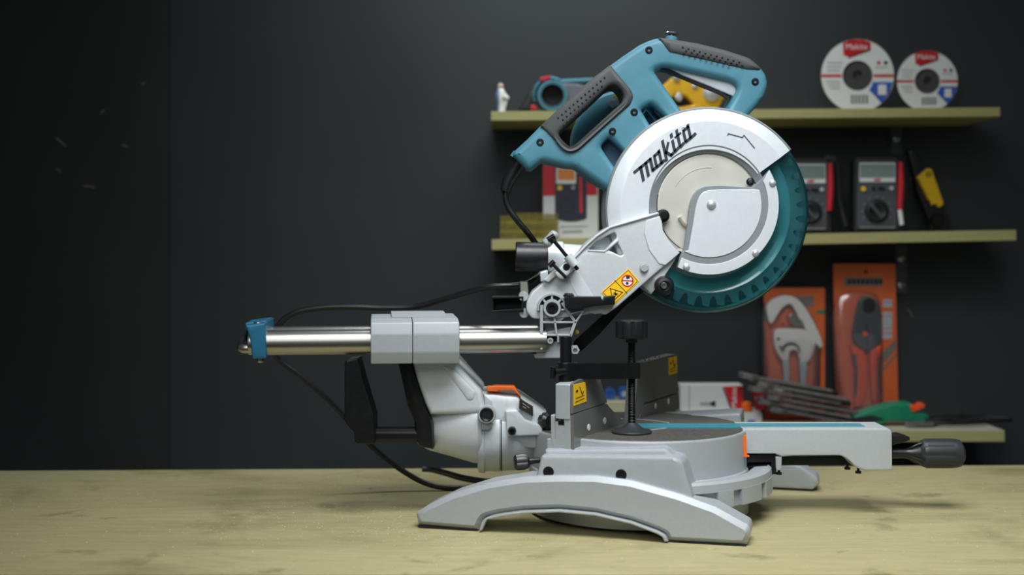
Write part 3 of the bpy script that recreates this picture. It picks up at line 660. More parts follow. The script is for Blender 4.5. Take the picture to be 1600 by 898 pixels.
obj('cover_edge', BLACKM, cv, lathe(dep([(80.2, 1.6612), (81.6, 1.6612), (81.6, 1.664), (80.2, 1.664)]), hub, YA, 50, 168, 236, True))
obj('cover_bolt', BLACKM, cv, lathe([(0, .007), (5.5*kc, .007), (6*kc, .0035), (9.5*kc, .003), (10.5*kc, 0), (10.5*kc, -.004), (0, -.004)], P(1036, 337, 1.652), YA, 24))
obj('cover_screw', BLACKM, cv, dome(P(1172.5, 284, 1.655), YA, 6.5*kc, .003))
obj('screw_cross', STEEL, cv, stroke([(1170, 283), (1175, 285)], 1.2, 1.6515, .0006), stroke([(1173.5, 281.5), (1171.5, 286.5)], 1.2, 1.6515, .0006))
# printed marks
GP = CD-.0006
mk = []
e1 = Vector((.756, -.655)); e2 = Vector((-5, -22.3)); o0 = Vector((1005.5, 281.5))
def gl(pts, w=5.0):
    q = [o0+e1*s+e2*t for s, t in pts]
    for a, b in zip(q, q[1:]):
        dd = (b-a).normalized(); perp = e1 if abs(dd.dot(e1)) < .8 else Vector((dd.y, -dd.x))
        n = perp*(w/2 if perp is e1 else w*.42); x = dd*w*.22
        mk.append(plate([tuple(a-x+n), tuple(b+x+n), tuple(b+x-n), tuple(a-x-n)], GP, .0008, 0))
gl([(-13, .93), (0, .92)]); gl([(0, 0), (0, .95)], 5.4); gl([(1, .9), (10, .9)]); gl([(10.5, .02), (10.5, .9)], 5.4); gl([(10, .9), (20, .9)]); gl([(20, .12), (20, .92)], 5.4); gl([(20, .1), (25, .12)])
gl([(28, .1), (28, .85)], 5); gl([(28, .88), (38, .88)]); gl([(38, .08), (38, .98)], 5.2); gl([(28, .1), (36, .1)]); gl([(38, .08), (44, .12)])
gl([(48, .0), (48, 1.35)], 5.2); gl([(49, .42), (57.5, .95)], 4.6); gl([(50, .5), (58, .05)], 5); gl([(57, .06), (62, .1)])
gl([(65.5, .12), (65.5, .86)], 5.2); gl([(65.5, 1.1), (65.5, 1.3)], 5.4); gl([(65.5, .08), (73, .14)])
gl([(76.5, .14), (76.5, 1.25)], 5.2); gl([(71.5, .9), (82.5, .9)], 3.6); gl([(76.5, .08), (84, .14)])
gl([(88, .12), (88, .82)], 5); gl([(88, .87), (98, .87)]); gl([(98, .1), (98, 1.0)], 5.2); gl([(88, .1), (96, .1)]); gl([(98, .08), (108, .1)])
obj('brand_lettering', LOGO, case, *mk)
obj('trade_mark_ring', GREYINK, case, plate(circ(1068, 201, 2.6, 16), GP, .0006, 0, 0, [circ(1068, 201, 1.9, 16)]))
obj('rotation_arrow', LOGO, case, stroke([(1137, 211), (1138, 208.5), (1160, 214.5), (1162.5, 211), (1179, 231)], 1.1, GP, .0006))
# ---- lower guard hub plate
sect = arc(1108, 320, 109.5, 30, -117, 40)
hp = sect+[(1062, 402, 2), (1069, 390, 5), (1075, 345, 8), (1079, 312, 18), (1092, 291, 12), (1125, 289.5), (1176, 292.5, 4), (1190, 280, 2)]
HD = 1.6475
gh = obj('guard_hub', BAND, saw, plate(hp, HD, .012, .001))
inner = arc(1108, 320, 81, 17, -134, 40)
ip = [p for p in arc(1108, 320, 82, 16.5, -118, 40)]+[(1075.5, 391.5, 1), (1083, 350, 6), (1088, 316, 16), (1098, 297.5, 12), (1130, 295.5), (1178, 295)]
obj('hub_panel', CASE, gh, plate(ip, HD-.0012, .002, .0006))
op = arc(1108, 320, 109, 30, -116.5, 40)+arc(1108, 320, 92.5, -117.5, 24, 40)
obj('hub_panel', CASE, gh, plate(op, HD-.0012, .002, .0006))
for i, (x, y, r) in enumerate(((1111.5, 319.5, 7.6), (1207, 286, 5.8), (1180.5, 395.5, 5.8), (1072.5, 417, 5.8))):
    obj('hub_rivet', ZINC, gh, dome(P(x, y, HD-.001), YA, r*kc, r*kc*.7))
# ---- clear guard and blade
gp = [(130, 1.6665), (149, 1.6675), (157, 1.670), (161, 1.675), (161.8, 1.681), (161.8, 1.686), (159.5, 1.686), (159.3, 1.682), (156, 1.673), (149, 1.6700), (130, 1.669)]
gc_ = P(1108, 328, CD)
gd = obj('clear_guard', TEALCLEAR, saw, lathe(dep(gp), gc_, YA, 90, -128, 36, True))
obj('guard_lip_sheen', TEALSHEEN, gd, lathe(dep([(107, 1.6735), (113, 1.6725), (129, 1.6655), (131, 1.6662), (131, 1.6685), (107, 1.6755)]), gc_, YA, 90, -128, 36, True))
obj('guard_rim_lit', TEALRIMLIT, gd, lathe(dep([(161.8, 1.6861), (161.8, 1.739), (159.5, 1.739), (159.5, 1.6861)]), gc_, YA, 90, -128, 36, True))
obj('guard_back', TEALBACK, gd, lathe(dep([(153, 1.737), (158, 1.737), (161, 1.7385), (161, 1.7405), (153, 1.740)]), P(1108, 328, CD), YA, 90, -128, 36, True))
obj('guard_roller', BLACK, gd, lathe([(0, .010), (4*kc, .010), (8*kc, .013), (12*kc, .012), (15.5*kc, .006), (15.5*kc, -.004), (0, -.004)], P(1037, 446, 1.66), YA, 36))
obj('roller_bolt', STEEL, gd, bolt(P(1037, 446, 1.648), YA, 5*kc, .003, .5))
NT = 40; bl = []
bd = 1.703; bcx, bcy = 1108, 326
for i in range(NT):
    a = 360*i/NT; s_ = 1.655/bd
    for (da, r) in ((0, 153), (2.4, 151.8), (4.0, 150.5), (4.4, 143), (5.0, 138.5), (6.1, 136), (7.3, 137.5), (8.3, 142), (8.9, 151)):
        t = math.radians(-a-da); bl.append((bcx+r*math.cos(t), bcy-r*math.sin(t)))
bld = obj('saw_blade', BLADE, saw, plate(bl, bd, .0022, 0, 0, [circ(bcx, bcy, 12)]))
obj('blade_arbor', STEEL, bld, lathe([(0, -.03), (.02, -.03), (.02, .03), (0, .03)], P(1108, 325, 1.70), YA, 24))

# ---- handle housing
HP = 1.674
hout = [(803, 236, 4), (827, 214), (844, 196.5), (890, 154.5), (922, 126), (954, 101), (977, 84.5), (1000, 69), (1019, 60.5, 8), (1029, 58.5), (1047, 60.4), (1090, 67.6), (1134, 78), (1174, 91, 8), (1192, 106, 8), (1200, 120, 8), (1201, 138, 10), (1191, 158, 10), (1170, 180),
        (1150, 240), (1000, 330), (950, 297), (934, 286), (898, 260.5, 3), (884, 260, 5), (846, 251, 3), (830, 264.5, 3), (822, 263, 2), (801, 243, 3)]
h1 = [(868, 209, 5), (884, 231, 8), (897, 231, 5), (977, 160, 4), (978, 146, 8), (964, 129, 7), (952, 130, 6)]
h2 = [(1022, 110, 6), (1036, 103, 8), (1145, 128, 8), (1153, 138, 6), (1135, 172), (1067, 174)]
h3 = [(1002, 171, 4), (1018, 161.5, 5), (1040, 181), (1016, 194)]
h4 = [(939, 229, 5), (951, 214, 6), (976, 238), (962, 263)]
hh = obj('motor_handle', TEAL, saw, plate(hout, HP, .064, .009, 0, [h1, h2, h3, h4], res=3))
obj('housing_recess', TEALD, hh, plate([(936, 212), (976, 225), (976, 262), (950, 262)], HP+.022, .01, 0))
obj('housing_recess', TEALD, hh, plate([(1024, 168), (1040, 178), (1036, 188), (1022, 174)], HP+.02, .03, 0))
g1o = [(844, 196.5, 3), (890, 153), (922, 124.5), (954, 100, 3), (987, 139, 5), (991, 150, 5), (986, 163, 5), (903, 233, 8), (890, 238, 7), (880, 232, 4)]
g1i = [(872, 209, 5), (885, 227.5, 7), (896, 228.5, 5), (973.5, 158, 4), (975, 146, 8), (963, 132, 7), (953, 133, 8)]
gr = obj('front_grip', RUBBER, hh, plate(g1o, HP-.005, .074, .007, 0, [g1i], res=3))
g2o = [(1029, 57.5, 2), (1048, 59.5), (1090, 66.5), (1134, 77), (1174, 90, 8), (1192, 107, 6), (1185, 110.5, 4), (1168, 110), (1105, 95.5), (1045, 82.5, 4), (1037.5, 72)]
g2 = obj('top_grip', RUBBER, hh, plate(g2o, HP-.003, .070, .007, 0, res=3))
dots = []
for i in range(13):
    for j in range(3):
        if j == 2 and i > 6: continue
        x = 872+(i*8.0+(j % 2)*4)*.757+j*4.6; y = 184-(i*8.0+(j % 2)*4)*.653+j*5.6
        if x < 946: dots.append(dome(P(x, y, HP-.0052), YA, 1.5*kc, .0012))
obj('grip_studs', BLACK, gr, *dots)
dots = []
for i in range(11):
    for j in range(2 if i > 8 else 3):
        dots.append(dome(P(1067+i*8.8+(j % 2)*4.4+j*.8, 74+i*2.3+(j % 2)*1+j*4.6, HP-.0032), YA, 1.5*kc, .0012))
obj('grip_studs', BLACK, g2, *dots)
for q in ((1014, 78), (991, 175), (957, 205), (844, 222), (1180, 127.5)):
    s_ = obj('housing_screw', BLACKM, hh, lathe([(0, -.001), (2.4*kc, -.001), (2.4*kc, .0012), (4.8*kc, .0012), (5.8*kc, .0006), (6*kc, -.001), (0, -.002)], P(q[0], q[1], HP-.0004), YA, 20))
obj('lock_button', STEEL, hh, lathe([(0, 0), (.003, 0), (.0032, .005), (.009, .0055), (.0095, .0065), (.008, .0085), (0, .009)], P(1049, 60, 1.70), Vector((.12, 0, 1)), 24))
obj('button_collar', TEAL, hh, lathe([(0, -.004), (.0085, -.004), (.0085, .001), (.006, .003), (0, .003)], P(1049, 60, 1.70), Vector((.12, 0, 1)), 24))
tr = obj('trigger', TRIG, hh, plate([(1040, 103), (1100, 112), (1150, 128), (1153, 138, 3), (1147, 151, 3), (1136, 146, 8), (1100, 131), (1065, 117)], 1.683, .03, .002))
obj('trigger_edge', BLACK, tr, stroke([(1036, 106), (1066, 116.5), (1100, 131), (1128, 142), (1141, 150)], 5, 1.686, .024, .001))
obj('trigger_pin', STEEL, tr, lathe([(0, .001), (3*kc, .001), (3.2*kc, -.001), (0, -.001)], P(1089, 119, 1.688), YA, 14))
# motor behind
mo = obj('motor', TEAL, saw, lathe([(0, -.005), (.066, -.005), (.070, -.009), (.070, -.10), (.062, -.125), (.03, -.14), (0, -.14)], P(972, 217, 1.765), YA, 60),
         plate([(930, 270), (1010, 170), (1060, 230), (1000, 330)], 1.735, .05, .004))
obj('motor_label', WHITE, mo, plate([(948, 160, 1), (962, 153, 1), (970, 161, 1), (957, 168.5, 1)], 1.762, .004, .0003))
obj('motor_label', YELLOW, mo, plate([(958, 150), (966, 146), (976, 153), (975, 160), (970, 158)], 1.763, .004, .0003))
# ---- power cord
cr = obj('power_cord', CORD, saw, tube([P(792, 299, 1.705), P(790, 308, 1.705), P(795, 325, 1.705), P(808, 344, 1.705), P(825, 364, 1.71), P(842, 388, 1.74), P(850, 408, 1.75), P(843, 428, 1.745), P(824, 442, 1.735), P(800, 446, 1.735), P(758, 449, 1.74), P(700, 465, 1.77), P(650, 479, 1.785), P(600, 481, 1.79), P(550, 479.5, 1.79), P(500, 481, 1.79), P(460, 489, 1.79), P(437, 506, 1.79), P(427, 532, 1.79), P(434, 560, 1.80), P(470, 588, 1.81), P(520, 632, 1.825), P(560, 677, 1.835), P(600, 714, 1.84), P(640, 742, 1.84), P(672, 757, 1.84), P(705, 762, 1.84), P(760, 761, 1.845), P(815, 756, 1.86), P(800, 750, 1.9), P(760, 751, 1.893), P(725, 746, 1.92), P(700, 739, 1.96), P(676, 733, 1.995), P(660, 732, 2.0)], .0042, 14, 8))
obj('cord_boot', BLACK, cr, tube([P(813, 252, 1.705), P(803, 268, 1.705), P(794, 284, 1.705), P(789.5, 299, 1.705)], [.0125, .0105, .0088, .0075]),
    tube([P(783.5, 299.5, 1.705), P(796, 302.5, 1.705)], .0018, 8))
obj('boot_flange', TEAL, cr, tube([P(817, 246, 1.705), P(811.5, 253.5, 1.705)], .016, 24))
obj('cord_clip', CLIPG, cr, plate([(812, 440, 2), (825, 440, 2), (826, 462, 2), (813, 462, 2)], 1.70, .04, .003))

# ================================================================== things on the shelves
# ---- figurine
f0 = onshelf(S1, 783, 2.47); q = k(2.47)
fg = thing('figurine', 'small white and blue robed porcelain figurine at the left end of the top shelf', 'figurine', f0)
def fl(pr): return lathe([(r*q, h*q) for r, h in pr], f0, Z, 24)
bod = [(0, 0), (7.5, 0), (7.2, 3), (6.2, 12), (7.0, 20), (8.2, 26), (7.5, 32), (5.0, 38), (3.2, 40), (0, 40.5)]
rb_ = obj('robe', PORC, fg, fl(bod), tube([f0+Vector((5*q, -3*q, 31*q)), f0+Vector((10.5*q, -5*q, 24*q)), f0+Vector((3*q, -7*q, 27*q))], 2.6*q, 10, 5), tube([f0+Vector((9*q, -4*q, 25*q)), f0+Vector((6*q, -4*q, 12*q)), f0+Vector((4*q, -4*q, 3*q))], [2.6*q, 2*q, 1*q], 10))
obj('mantle', LBLUE, fg, lathe([(r*1.07*q, h*q) for r, h in [(7.0, 4), (6.4, 14), (7.4, 22), (8.3, 27), (7.6, 33), (5.2, 37)]], f0, Z, 14, 95, 245))
obj('head', SKIN, fg, lathe([(0, 39*q), (2.2*q, 39.5*q), (3.6*q, 42*q), (3.8*q, 44.5*q), (2.6*q, 47*q), (0, 48*q)], f0+Vector((0, -1*q, 0)), Z, 18))
obj('veil', PORC, fg, lathe([(5.2*q, 35*q), (4.6*q, 40*q), (4.6*q, 45*q), (3.0*q, 48.3*q), (0, 49*q)], f0+Vector((-.4*q, .8*q, 0)), Z, 18, 20, 250))
# ---- teal power tool
t0 = onshelf(S1, 868, 2.47)
pt = thing('cordless_tool', 'teal cordless power tool with a dark round opening and red buttons on the top shelf', 'power tool', t0)
tc_ = P(863, 150, 2.47)
obj('body', TEAL, pt, lathe([(17.5*q, .012), (23*q, .012), (24.5*q, .006), (24.5*q, -.05), (20*q, -.07), (0, -.07)], tc_, YA, 40),
    lathe([(25*q, .004), (29*q, -.002), (29*q, -.04), (24*q, -.05)], tc_+Vector((-2*q, 0, 2*q)), YA, 40, 60, 205, False))
obj('opening', LENS, pt, lathe([(0, -.002), (15.5*q, .0), (17.5*q, .006), (18.5*q, .012), (19.5*q, .0125), (19.5*q, -.01), (0, -.01)], tc_, YA, 40))
obj('housing', GREYB, pt, plate([(868, 128, 6), (905, 130, 6), (935, 140, 6), (945, 170, 2), (880, 171, 2)], 2.475, .06, .006))
obj('top_handle', TEAL, pt, plate([(862, 124, 3), (893, 122.5, 2), (930, 121, 5), (938, 128, 4), (893, 130, 2), (866, 132, 3)], 2.48, .03, .004))
obj('button', REDPL, pt, plate([(843, 121, 2), (860, 117, 3), (860, 124, 2), (845, 128, 2)], 2.462, .02, .002))
obj('button', REDPL, pt, plate([(829, 164, 2), (836, 163, 2), (840, 171.5, 1), (830, 172, 1)], 2.455, .02, .002))
obj('side_foot', BLACK, pt, plate([(808, 172.6, 1), (818, 160, 4), (828, 140, 6), (838, 150), (834, 172.6, 1)], 2.472, .04, .004))
# ---- yellow tool
y0 = onshelf(S1, 1085, 2.50)
yt = thing('yellow_tool', 'yellow metal tool with round steel fittings on the top shelf behind the saw handle', 'tool', y0)
obj('body', GOLD, yt, plate([(1022, 171.6, 2), (1028, 140, 5), (1052, 118, 8), (1092, 118, 8), (1134, 148, 6), (1122, 171.2, 3)], 2.49, .05, .006, 0, [[(1046, 158, 4), (1056, 146, 6), (1072, 150, 6), (1084, 163, 4), (1060, 167, 4)]]))
obj('core', BLACK, yt, plate([(1040, 168), (1046, 142), (1080, 142), (1088, 168)], 2.512, .012, .001))
for x_, y_, r_, h_ in ((1112, 145, 14, .008), (1057, 121, 6, .006), (1086, 134, 5, .003)): obj('steel_disc', ZINC, yt, dome(P(x_, y_, 2.489), YA, r_*q, h_))
obj('steel_latch', ZINC, yt, plate([(1053, 150, 3), (1062, 142, 4), (1068, 152, 4), (1064, 159, 4), (1057, 156, 3)], 2.486, .02, .003))
# ---- grinding discs
def disc(cx, cy, R, d, label, s):
    c = P(cx, cy, d); kq = k(d); base_ = onshelf(S1, cx, d, 0)
    c.z = base_.z+R*kq+.0004
    cyy = HZ-(c.z-H)/kq
    t = thing('grinding_disc', label, 'grinding disc', base_, None)
    obj('abrasive_body', ABRAS, t, lathe([(0, -.004), (8*s*kq, -.004), (8*s*kq, .002), (22*s*kq, .002), (24*s*kq, .004), (R*kq, .004), (R*kq, -.003), (0, -.003)], c, YA, 64))
    fd = d-.0045
    face = obj('paper_face', WHITE, t, plate(circ(cx, cyy, R-1.2, 60), fd, .0005, 0, 0, [circ(cx, cyy, 23.5*s, 40)]))
    f2 = fd-.0004
    def q_(x, y): return (cx+x*s, cyy+y*s)
    obj('brand_panel', REDP, face, plate([q_(-23, -51.5), q_(-10, -56.3), q_(8, -56.3), q_(20.5, -52), q_(20.5, -41), q_(-14, -29), q_(-22, -32)], f2, .0004, 0))
    obj('panel_underline', INK, face, stroke([q_(20, -40), q_(-14, -28), ], 2*s, f2, .0003))  # dark ink line along the panel's slanted lower edge
    obj('brand_lettering', WHITE, face, text('Makita', 13*s*kq, P(cx-19*s, cyy-41*s, f2-.0003), (1, 0, 0), (0, 0, 1)))
    obj('red_stripe', REDINK, face, plate([q_(-56.4, -2), q_(-25, -2), q_(-25, 2.4), q_(-56.4, 2.4)], f2, .0004, 0), plate([q_(25, -2), q_(56.4, -2), q_(56.4, 2.4), q_(25, 2.4)], f2, .0004, 0))
    obj('blue_panel', BLUEINK, face, plate([q_(23.5, 10), q_(55.3, 10), q_(50, 26), q_(41, 39), q_(37.5, 43), q_(18, 22), q_(22, 16)], f2, .0004, 0))
    obj('white_square', WHITE, face, plate([q_(32, 14), q_(45, 14), q_(45, 30), q_(32, 30)], f2-.0003, .0003, 0))
    bars = []
    for i in range(14):
        if i % 3 != 2: bars.append(plate([q_(-10+i*1.9, 30), q_(-10+i*1.9+1.2, 30), q_(-10+i*1.9+1.2, 44), q_(-10+i*1.9, 44)], f2, .0003, 0))
    obj('barcode', INK, face, *bars)
    obj('small_print', GREYINK, face, *[stroke([q_(x0, y), q_(x1, y)], 1.4*s, f2, .0003) for x0, x1, y in ((-47, -24, -20), (-47, -26, -14), (-47, -28, -8), (-48, -28, 10), (-45, -28, 15), (-42, -28, 20), (28, 46, -13))])
    obj('safety_marks', REDINK, face, plate(circ(*q_(33, -20), 3*s, 12), f2, .0003, 0), )
    obj('safety_print', INK, face, plate(circ(*q_(44, -20), 3*s, 12), f2, .0003, 0))
    return t
disc(1340, 117, 58, 2.50, 'large white grinding disc with red panel, left of the two on the top shelf', 1.0)
disc(1449, 124, 48.5, 2.50, 'smaller white grinding disc with red panel, right of the two on the top shelf', .84)
# ---- brackets
def bracket(label, px, top, bot, screws, armx):
    p = P(px, bot, WALL-.003)
    b = thing('shelf_bracket', label, 'shelf bracket', p)
    obj('bracket_plate', METER, b, plate([(px-9, top), (px+9, top), (px+9, bot, 3), (px-9, bot, 3)], WALL-.006, .005, .0006))
    a = P(px+armx, top-1, 2.46)
    obj('bracket_arm', BLACKM, b, box((a.x, 2.53, P(px, top, WALL-.006).z+.003), (.03, .138, .005), .0006))
    for y in screws: obj('bracket_screw', STEEL, b, dome(P(px, y, WALL-.006), YA, 6*k(2.6), .003))
bracket('black steel bracket with silver screw under the top shelf at the right', 1401, 196, 242, (217,), 22)
bracket('black steel bracket with two silver screws below the middle shelf at the right', 1408, 383, 458, (404, 446), 0)
# ---- multimeter box
b0 = onshelf(S2, 891, 2.51)
mb = thing('multimeter_box', 'upright red and white carton printed with a multimeter on the middle shelf', 'box', b0)
kx = k(2.49)
obj('carton', PAPERW, mb, box((b0.x, 2.52, b0.z+.074), (86*kx, .06, .148), .001))
bd_ = 2.4895
obj('red_print', REDP, mb, plate([(848.5, 258), (933, 258), (933, 305), (848.5, 306)], bd_, .0004, 0))
pm = obj('meter_print', NAVY, mb, plate([(867, 255, 3), (917, 255, 3), (917, 342, 4), (900, 346, 4), (884, 346, 4), (867, 341, 4)], bd_-.0004, .0004, 0))
obj('screen_print', WHITE, pm, plate([(869, 262), (900, 262), (900, 287), (869, 287)], bd_-.0008, .0004, 0))
obj('screen_glow_print', SCRO, pm, plate([(871.5, 264), (898, 264), (898, 281), (871.5, 281)], bd_-.0012, .0004, 0))
obj('button_print', YELP, pm, plate(circ(874.5, 293.5, 4, 14), bd_-.0008, .0004, 0)); obj('button_print', GREYINK, pm, plate(circ(895.5, 293, 3.4, 14), bd_-.0008, .0004, 0))
obj('dial_print', METERD, pm, plate(circ(886, 321, 13, 24), bd_-.0008, .0004, 0)); obj('dial_print', NAVY, pm, plate(circ(886, 321, 7, 24), bd_-.0012, .0004, 0))
obj('probe_print', REDINK, pm, plate([(905, 276), (909, 276), (910, 332), (906, 332)], bd_-.0008, .0004, 0))
obj('box_print', GREYINK, mb, stroke([(876, 354), (918, 353)], 1.6, bd_-.0003, .0004), stroke([(880, 362), (909, 361)], 4, bd_-.0003, .0004))
# ---- nail strips
n0 = onshelf(S2, 827, 2.47)
ns = thing('nail_bundle', 'bundle of collated brass nail strips at the left end of the middle shelf', 'nails', n0)
kn_ = k(2.47)
for r_ in range(3):
    vs = []
    for i in range(28):
        x = n0.x-44*kn_+i*3.25*kn_; h = (35+4.5*math.sin(min(1, max(0, (i-2)/9))*PI/2)-(1.5 if i > 20 else 0)+random.uniform(-.6, .6))*kn_
        vs.append(box((x, n0.y+r_*.014, n0.z+h/2), (1.6*kn_, .0022, h), 0)); vs.append(box((x, n0.y+r_*.014, n0.z+h+.0006), (2.4*kn_, .006, .0014), 0))
    obj('nail_strip', BRASS, ns, *vs, box((n0.x, n0.y+r_*.014+.0015, n0.z+12*kn_), (89*kn_, .001, .005), 0), box((n0.x, n0.y+r_*.014+.0015, n0.z+26*kn_), (89*kn_, .001, .005), 0))
# ---- multimeters
def meter(cx, d, label, wd, probe_dx, tip, tilt):
    o = onshelf(S2, cx, d); kq = k(d); yb = HZ-(o.z-H)/kq
    t = thing('multimeter', label, 'multimeter', o)
    def q_(x, y): return (cx+x, yb+y)
    obj('holster', METERD, t, plate([q_(-wd-5, -.2), q_(-wd-6, -112), q_(-wd+2, -119), q_(wd-2, -119), q_(wd+5, -112), q_(wd+5, -.2)], d, .032, .004, 5))
    obj('body', METER, t, plate([q_(-wd, -6), q_(-wd, -113), q_(wd-2, -113), q_(wd-2, -6)], d-.006, .03, .003, 3))
    fz = d-.0065
    obj('display', WHITE, t, plate([q_(-wd+3, -109), q_(wd-5, -109), q_(wd-5, -79), q_(-wd+3, -79)], fz, .002, .0003, 1))
    obj('display_glass', LCD, t, plate([q_(-wd+4, -107), q_(wd-6, -107), q_(wd-6, -86), q_(-wd+4, -86)], fz-.0006, .001, 0))
    obj('brand_strip', REDINK, t, plate([q_(-6, -84), q_(4, -84), q_(4, -80.5), q_(-6, -80.5)], fz-.0005, .0005, 0))
    obj('yellow_button', YELP, t, lathe([(0, .002), (3.6*kq, .002), (4.2*kq, 0), (0, 0)], P(*q_(-wd+9, -68), fz), YA, 16))
    obj('grey_button', PALE, t, lathe([(0, .002), (3*kq, .002), (3.5*kq, 0), (0, 0)], P(*q_(wd-11, -69), fz), YA, 16))
    obj('black_button', BLACK, t, *[lathe([(0, .002), (2.6*kq, .002), (3*kq, 0), (0, 0)], P(*q_(x, -68.5), fz), YA, 14) for x in (-7, 2, 8)])
    dl = obj('dial', BLACK, t, lathe([(0, .003), (10*kq, .003), (13*kq, .005), (17*kq, .004), (19*kq, 0), (0, 0)], P(*q_(-2, -33), fz), YA, 32))
    obj('dial_pointer', METER, dl, plate([q_(-13, -43), q_(-9, -46), q_(9, -24), q_(5, -21)], fz-.0075, .005, .001, 1))
    obj('dial_print', GREYINK, t, *[plate(circ(q_(-2, -33)[0]+23*math.cos(a), q_(-2, -33)[1]+23*math.sin(a), .9, 8), fz-.0003, .0005, 0) for a in [x*.5-3.6 for x in range(9)]], stroke([q_(-wd+4, -8), q_(wd-6, -8)], 1.6, fz-.0003, .0005))
    pr = obj('test_probe', REDPL, t, tube([P(*q_(probe_dx, -110), d-.006), P(*q_(probe_dx+1, -75), d-.006), P(*q_(probe_dx-1, -36), d-.006)], [4.2*kq, 5.4*kq, 4.4*kq], 12))
    if tip: obj('probe_tip', WHITE, pr, tube([P(*q_(probe_dx-1, -36), d-.006), P(*q_(probe_dx+2, -12), d-.006)], 3.6*kq, 12))
    return t, q_
meter(1372, 2.47, 'grey multimeter with red probe and white probe tip beside the black bracket', 32, 35, True, 0)
m1, q_ = meter(1268, 2.47, 'grey multimeter half hidden behind the clear teal blade guard', 27, 29, False, 0)
obj('probe_holder', METERD, m1, plate([q_(18, -116), q_(24, -124), q_(40, -122), q_(42, -96), q_(20, -96)], 2.472, .02, .003, 3))
obj('test_probe', BLACK, m1, tube([P(*q_(40, -112), 2.47), P(*q_(43, -60), 2.468), P(*q_(47, -36), 2.466), P(*q_(53, -12), 2.46)], 4.6*k(2.47), 10, 5))
# ---- yellow cable tool
c0 = onshelf(S2, 1468, 2.53)
ct = thing('cable_stripper', 'black and yellow cable stripping tool leaning at the right end of the middle shelf', 'hand tool', c0)
obj('tool_body', BLACK, ct, plate([(1419, 236, 4), (1430, 231, 4), (1440, 250, 6), (1452, 270), (1478, 330), (1486, 350, 4), (1484, 361.2, 2), (1456, 361.6, 2), (1450, 340, 6), (1434, 300), (1430, 276, 6)], 2.52, .03, .004))
ser = [(1434, 276, 3), (1450, 262, 3), (1456, 264, 2)]+[(1475, 318, 3), (1468, 325, 3), (1462, 318, 2), (1456, 321, 2)]
for i in range(9): ser += [(1452-i*2.0+1.5, 313-i*4.1), (1450-i*2.0-1.5, 311-i*4.1)]
obj('yellow_grip', YELP, ct, plate(ser, 2.512, .046, .002))
obj('grip_emblem', INK, ct, plate(circ(1451, 272, 4.5, 16), 2.5115, .001, 0, 0, [circ(1451, 272, 3, 16)]), stroke([(1449, 272), (1453, 272)], 1.2, 2.5115, .001))
obj('cutter_wheel', BLACKM, ct, lathe([(0, .004), (9*k(2.5), .004), (11*k(2.5), 0), (11*k(2.5), -.03), (0, -.03)], P(1465, 344, 2.512), YA, 24))
# ---- blister packs: the clear bubble grows thicker from top to bottom
def wedge(back, *a, **kw):
    v, f = plate(*a, **kw); z0 = min(q.z for q in v); z1 = max(q.z for q in v)
    return [Vector((q.x, back-(back-q.y)*(.28+.86*(1-(q.z-z0)/(z1-z0))**.9)-(.022 if q.y < back-.001 else 0)*.0, q.z)) for q in v], f
def lean(sh, pxs): pass
CBD = 2.555
p0 = onshelf(S3, 1242, CBD)
yb = HZ-(p0.z-H)/k(CBD)
pc = thing('pipe_cutter_pack', 'orange blister card holding a white pipe cutter, shorter of the two packs', 'tool pack', p0)
obj('backing_card', CARD, pc, plate([(1194, 449.5, 3), (1289, 449.5, 3), (1289, yb), (1194, yb)], CBD, .002, 0), )
def z5(pts): return [(1180+p[0]/4.49, 440+p[1]/4.49)+tuple(p[2:]) for p in pts]
obj('card_print', CARDG, pc, plate(z5([(300, 100), (410, 100), (410, 175), (300, 175)]), CBD-.0005, .0005, 0))
obj('card_print', CARDG, pc, plate(z5([(60, 190), (120, 170), (120, 270), (60, 280)]), CBD-.0005, .0005, 0))
obj('card_print', GREENP, pc, plate(z5([(430, 200), (490, 200), (490, 225), (430, 225)]), CBD-.0005, .0005, 0))
cu = obj('pipe_cutter', CREAM, pc, plate(z5([(70, 170, 10), (150, 110, 20), (235, 88, 20), (320, 130, 20), (400, 250, 20), (465, 390, 20), (480, 470, 8), (445, 460, 8), (380, 370, 15), (330, 300, 20), (270, 180, 10), (245, 150, 10), (180, 190, 20), (130, 290, 20), (100, 300, 10)]), CBD-.020, .018, .003),
         plate(z5([(130, 330, 10), (360, 325, 20), (420, 400, 15), (425, 470, 15), (370, 580, 10), (310, 560, 8), (300, 480, 15), (240, 480, 15), (240, 560, 8), (190, 560, 10), (130, 460, 15)]), CBD-.020, .018, .003))
obj('cutter_blade', STEEL, cu, plate(z5([(235, 235, 10), (280, 220, 10), (360, 310, 10), (290, 322, 10), (245, 300, 8)]), CBD-.022, .004, .0006))
obj('cutter_jaw', CARD, cu, plate(z5([(150, 330, 8), (180, 240, 8), (230, 180, 8), (240, 215, 5), (215, 260), (225, 325, 8)]), CBD-.012, .008, .001, 0, [z5([(175, 315), (190, 285), (210, 315)])]))
obj('cutter_handle', PALE, cu, plate(z5([(190, 545, 8), (243, 545, 8), (243, 790, 8), (205, 790, 8), (200, 640)]), CBD-.022, .02, .003)); obj('cutter_handle', PALE, cu, plate(z5([(306, 545, 8), (372, 570, 8), (360, 660), (355, 815, 8), (320, 815, 8), (318, 660)]), CBD-.022, .02, .003))
obj('cutter_spring', STEEL, cu, lathe([(26*k(CBD)*.22*2, .002), (30*k(CBD)*.22*2, .003), (34*k(CBD)*.22*2, 0)], P(1236, 549, CBD-.022), YA, 24, 0, 180), )
obj('cutter_rivet', INK, cu, *[lathe([(0, .001), (2.2*k(CBD), .001), (2.4*k(CBD), 0)], P(*z5([c_])[0], CBD-.020), YA, 12) for c_ in ((163, 400), (178, 462))])
